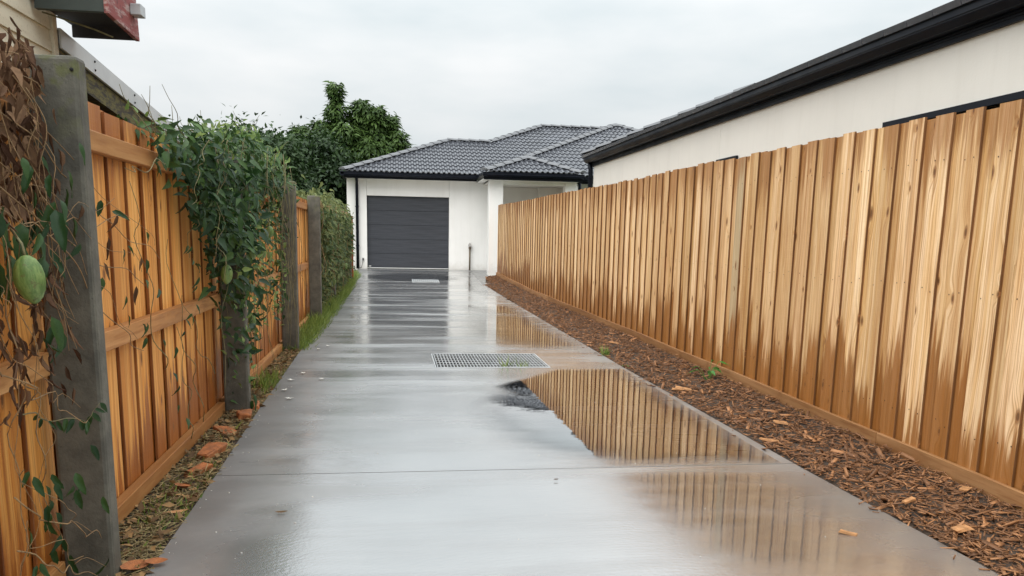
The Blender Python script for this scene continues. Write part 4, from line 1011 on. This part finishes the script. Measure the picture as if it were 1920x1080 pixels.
leaf_objs('dead_leaf', P[1::2], unit(rdir(len(P[1::2]))*.3+np.array([0, 0, -1.])), unit(rdir(len(P[1::2]))*.5+np.array([.8, -.6, .2])), RNG.uniform(.05, .085, len(P[1::2])), 'dead_leaf', v3)
pod(v3, (-1.0, 2.44, 1.175), .136, .079, (.1, -.08))

# ------------------------------------------------------------------ mulch, litter, grass
def bedz(x, y):
    t = np.clip((x-2.25)/.75, 0, 1); a = np.interp(y, YS, GZ)-.012; b = np.interp(y, [0, 3.4, 6.7, 12.5, 17, 22, 26], [-.01, .0, .022, .04, .075, .20, .25]); b = np.maximum(a, b); return a+(b-a)*t
n = 21000; y = 1.5+20.8*RNG.random(n)**1.9; x0 = np.array([mx0(q) for q in y]); x = x0+.012+(2.975+np.interp(y, [0, 11, 14, 22.4], [0, 0, -.03, -.20])-x0-.012)*RNG.random(n); x -= np.where(RNG.random(n) < .05, .05+.09*RNG.random(n)**2, 0)*(RNG.random(n) < .5)
P = np.stack([x, y, np.where(x < x0, np.interp(y, YS, GZ)+.004, bedz(x, y)+.004+.026*RNG.random(n))], -1)
d = unit(np.stack([RNG.normal(size=n), RNG.normal(size=n), .22*RNG.normal(size=n)], -1)); nn = unit(np.stack([.35*RNG.normal(size=n), .35*RNG.normal(size=n), np.ones(n)], -1))
L = RNG.uniform(.012, .05, n)*(1+1.3*(RNG.random(n) > .82)); sz = np.stack([L*RNG.uniform(.04, .26, n), L, RNG.uniform(.002, .005, n)], -1)
struct(scatter('mulch_chips', CHIP, BF, P, d, nn, sz, 'mulch', None, RNG.random(n)**3.6, False), 'shredded bark mulch strewn along the right fence', 'stuff')
n = 5200; y = 1.8+9*RNG.random(n)**1.4; xe = np.array([xl(q) for q in y]); x = -1.17+(xe-.008+1.17)*RNG.random(n)
P = np.stack([x, y, np.interp(y, YS, GZ)-.012+.014*RNG.random(n)], -1); d = unit(np.stack([RNG.normal(size=n), RNG.normal(size=n), .2*RNG.normal(size=n)], -1)); nn = np.tile([0, 0, 1.], (n, 1))+.2*RNG.normal(size=(n, 3))
L = RNG.uniform(.03, .10, n); sz = np.stack([RNG.uniform(.002, .0045, n), L, RNG.uniform(.002, .003, n)], -1)
struct(scatter('straw_litter', CHIP, BF, P, d, nn, sz, 'straw', None, RNG.random(n)**1.7, False), 'dry straw and stalks on the soil beside the left fence', 'stuff')
n = 1100; y = 1.9+9*RNG.random(n); xe = np.array([xl(q) for q in y]); x = -1.165+(xe-.015+1.165)*RNG.random(n)
P = np.stack([x, y, np.interp(y, YS, GZ)-.002+.016*RNG.random(n)], -1); d = unit(np.stack([RNG.normal(size=n), RNG.normal(size=n), .25*RNG.normal(size=n)], -1)); nn = unit(np.array([0, 0, 1.])+.4*RNG.normal(size=(n, 3)))
struct(scatter('leaf_litter', OVAL, OVAL_F, P, d, nn, RNG.uniform(.025, .07, n), 'litter', None, RNG.random(n)**1.3), 'fallen brown leaves along the foot of the left fence', 'stuff')
def grass(name, label, n, fy, fx, hgt):
    y = fy(n); xe = np.array([xl(q) for q in y]); x = fx(xe, n)
    P = np.stack([x, y, np.interp(y, YS, GZ)-.025], -1); lean = unit(np.stack([.5*RNG.normal(size=n)+.30, .5*RNG.normal(size=n)-.1, np.ones(n)*1.0], -1))
    h_ = hgt(y)*RNG.uniform(.5, 1.2, n); nn = rdir(n); sz = np.stack([RNG.uniform(.035, .09, n), h_, h_*.8], -1)
    return struct(scatter(name, BLADE, BLADE_F, P, lean, nn, sz, 'grass', None, RNG.random(n)), label, 'stuff')
grass('grass_strip', 'bright green grass growing between left fence and driveway', 6200, lambda n: 8.9+13.6*RNG.random(n)**1.15, lambda xe, n: -1.2+(xe+1.2+.02)*RNG.random(n)**.8+.10*RNG.random(n)**4, lambda y: np.interp(y, [9, 11, 16, 22], [.12, .19, .23, .19]))
grass('grass_tufts', 'thin grass tufts in the soil by the second post', 420, lambda n: np.concatenate([RNG.normal(6.9, .18, n//2), RNG.normal(3.9, .45, n-n//2)]), lambda xe, n: -1.14+(xe+1.14-.01)*RNG.random(n), lambda y: np.where(y > 5, .14, .06))

def tuft(name, label, loc, n, h, spread=.05, mat='grass'):
    P = np.array(loc)+np.concatenate([RNG.normal(size=(n, 2))*spread*.4, np.zeros((n, 1))], 1); lean = unit(np.concatenate([RNG.normal(size=(n, 2))*.5, np.ones((n, 1))], 1))
    sz = np.stack([np.full(n, .07), h*RNG.uniform(.4, 1.1, n), np.full(n, h)], -1)
    o = scatter(name, BLADE, BLADE_F, P, lean, rdir(n), sz, mat, None); return tag(o, label, 'grass')
tuft('grass_tuft', 'small grass tuft at the mulch edge level with the drain grate', (2.275, 8.55, .0), 46, .13)
tuft('grass_tuft', 'tallest grass sprout growing up through the drain grate', (1.10, 7.86, -.03), 16, .20, .05)
tuft('grass_tuft', 'short grass sprout at the right part of the drain grate', (1.24, 7.83, -.03), 18, .12, .08)
tuft('grass_tuft', 'tiny green sprout at the left part of the drain grate', (.66, 7.80, -.03), 8, .07, .04)

wd = thing('broadleaf_weed', 'bright green leafy weed sprouting from the mulch by the right fence', 'weed', (2.80, 6.95, .02))
lst = []; P = []; D = []
for i in range(12):
    a = random.uniform(0, 6.28); r = random.uniform(.05, .17); h_ = random.uniform(.05, .17)
    e = (2.80+r*math.cos(a)*.8, 6.93+r*math.sin(a), .02+h_); lst.append((wander((2.80, 6.95, .0), e, 5, .008), .003, .002)); P.append(e); D.append((math.cos(a), math.sin(a), -.25))
tubes('stem', lst, 'weed', wd); P = np.array(P); D = np.array(D)
leaf_objs('leaf', P, unit(D), unit(np.array([0, 0, 1.])+.4*RNG.normal(size=(len(P), 3))), RNG.uniform(.06, .115, len(P)), 'weed', wd)
wd2 = thing('broadleaf_weed', 'tiny weed seedling at the mulch edge past the drain grate corner', 'weed', (2.27, 7.75, .0))
P = np.array([(2.27+random.uniform(-.03, .03), 7.75+random.uniform(-.04, .04), .02) for i in range(5)]); leaf_objs('leaf', P, unit(rdir(5)*[1, 1, .2]), np.tile([0, 0, 1.], (5, 1))+.2*rdir(5), RNG.uniform(.03, .045, 5), 'weed', wd2)

# ------------------------------------------------------------------ brick pieces, chips, fallen leaves
def shard(name, label, cat, loc, L, w, h_, rz, mat, group, tilt=.1):
    V = [Vector(p) for p in boxv(-w/2, w/2, -L/2, L/2, 0, h_)]
    for p in V: p += Vector((random.uniform(-.18, .18)*w, random.uniform(-.14, .14)*L, random.uniform(-.15, .15)*h_))
    me = bevel_mesh(name, V, BF, min(w, h_)*.12, 1); bm = bmesh.new(); bm.from_mesh(me); bmesh.ops.subdivide_edges(bm, edges=bm.edges[:], cuts=1, use_grid_fill=True)
    for q in bm.verts: q.co += Vector((random.uniform(-1, 1), random.uniform(-1, 1), random.uniform(-1, 1)))*h_*.05
    bm.to_mesh(me); bm.free()
    o = link(name, me, mat, None, Matrix.Translation(loc) @ Matrix.Rotation(rz, 4, 'Z') @ Matrix.Rotation(tilt, 4, 'X')); return tag(o, label, cat, group)
G1 = 'broken brick pieces by the left fence'
shard('broken_brick', 'largest broken orange brick lying by the bottom fence rail', 'brick', (-1.03, 4.72, -.02), .20, .10, .055, -.25, 'brick', G1)
shard('broken_brick', 'flat orange brick sliver just in front of the largest brick', 'brick', (-1.03, 4.38, -.015), .17, .075, .03, -.5, 'brick', G1)
shard('broken_brick', 'pale orange brick lump at the foot of the second post', 'brick', (-1.01, 5.66, -.015), .12, .10, .06, .3, 'brick', G1)
shard('broken_brick', 'dark red brick chip at the driveway edge beyond the second post', 'brick', (-.985, 5.98, -.015), .14, .05, .045, .1, 'brick', G1)
shard('broken_brick', 'small brick crumb between largest brick and second post', 'brick', (-1.06, 5.28, -.015), .17, .08, .028, .5, 'brick', G1)
def fleaf(label, loc, L, rz, mat, group, curl=.25, wid=.5):
    V = []; F = []; n = 6
    for i in range(n):
        t = i/(n-1); ww = wid*L*.5*math.sin(math.pi*(.08+.9*t))**.8; zz = curl*L*(t-.5)**2+.006
        V += [(-ww, t*L, zz+ww*curl), (0, t*L, zz), (ww, t*L, zz+ww*curl*.7)]
    for i in range(n-1):
        for j in range(2): F.append((i*3+j, i*3+j+1, (i+1)*3+j+1, (i+1)*3+j))
    o = link('fallen_leaf', mesh('fallen_leaf', V, F, True), mat, None, Matrix.Translation(loc) @ Matrix.Rotation(rz, 4, 'Z') @ Matrix.Rotation(.05, 4, 'Y')); return tag(o, label, 'leaf', group)
G2 = 'fallen leaves'
fleaf('rust red fallen leaf on the straw beside the driveway edge', (-.99, 4.02, .0), .10, .9, 'brick', G2, .6, .6)
fleaf('large terracotta fallen leaf at the bottom left beside the nearest post', (-1.0, 3.03, -.005), .11, -.9, 'brick', G2, .5, .7)
fleaf('smaller red fallen leaf overlapping the driveway edge at bottom left', (-.93, 3.08, .004), .08, -1.4, 'brick', G2, .5, .6)
fleaf('slim tan fallen leaf on the straw halfway along the first bay', (-1.0, 3.66, .004), .09, -1.2, 'chip', G2, .3, .3)
fleaf('pale tan curled fallen leaf on the straw in the first bay', (-.97, 3.38, .004), .07, -.9, 'litter', G2, .6, .5)
fleaf('small yellow-brown leaf lying alone on the near concrete', (-.53, 3.63, .004), .055, -1.4, 'litter', G2, .3, .4)
fleaf('tiny brown leaf speck lying alone on the concrete right of centre', (.82, 4.03, .004), .03, -1.2, 'litter', G2, .3, .5)
G3 = 'wood chips on the mulch'
def chip(label, loc, L, w, rz): return shard('wood_chip', label, 'wood chip', loc, L, w, .012, rz, 'chip', G3, .12)
chip('orange wood chip at the mulch edge below the leafy weed', (2.40, 6.48, .02), .13, .045, 1.0)
chip('pale wood chip beside the orange one at the mulch edge', (2.34, 6.45, .018), .10, .04, 1.5)
chip('bright red-orange chip on the mulch in the near right', (2.47, 3.50, .022), .075, .025, -1.2)
chip('wide tan bark flake on the mulch near the bottom right corner', (2.47, 3.12, .02), .085, .045, -1.4)
chip('tan chip against the plinth board near the right frame edge', (2.86, 3.62, .03), .05, .035, -1.0)
chip('tan chip lying on the mulch midway to the fence', (2.62, 5.15, .03), .085, .04, 1.2)
chip('long orange chip touching the driveway edge', (2.33, 4.72, .018), .10, .03, 1.2)
chip('pale chip by the plinth far along beyond the weed', (2.6, 9.4, .03), .12, .05, 1.2)
chip('smear of pale wood fibre on the wet concrete at lower right', (1.96, 3.16, .0), .075, .02, 1.0)
n = 110; y = 2.9+7*RNG.random(n)**1.3; x = np.where(RNG.random(n) < .6, np.array([xl(q) for q in y])+.03+.5*RNG.random(n)**2, -.8+2.9*RNG.random(n))
P = np.stack([x, y, np.interp(y, YS, GZ)+.002], -1)
struct(scatter('driveway_grit', CHIP, BF, P, unit(rdir(n)*[1, 1, .2]), np.tile([0, 0, 1.], (n, 1)), RNG.uniform(.0015, .006, n)[:, None]*np.array([1, 1.4, .6]), 'pebble', None, None, False), 'tiny pale grit scattered over the wet concrete', 'stuff')
G4 = 'white blossoms dropped on the driveway'
BL = ['white blossom lying left of the drain grate, nearer the fence of a pair', 'white blossom lying left of the drain grate, the farther of a pair', 'white blossom at the driveway edge level with the puddle top', 'white blossom at the driveway edge just before the drain joint',
      'white blossom lying farthest from the left driveway edge', 'white blossom at the driveway edge past the second post', 'white blossom closest to the second post and the camera']
for i, (px, py) in enumerate(((-.80, 8.95), (-.72, 9.2), (-.86, 7.05), (-.80, 7.4), (-.62, 7.1), (-.86, 6.6), (-.78, 6.25))):
    m_ = 6; a = np.linspace(0, 5.3, m_); P = np.tile([px, py, g(py)+.006], (m_, 1)); dd = np.stack([np.cos(a), np.sin(a), .4+0*a], -1)
    o = scatter('fallen_blossom', OVAL, OVAL_F, P, unit(dd), np.tile([0, 0, 1.], (m_, 1))+.05*rdir(m_), RNG.uniform(.02, .04, m_), 'petal', None)
    tag(o, BL[i], 'blossom', G4)
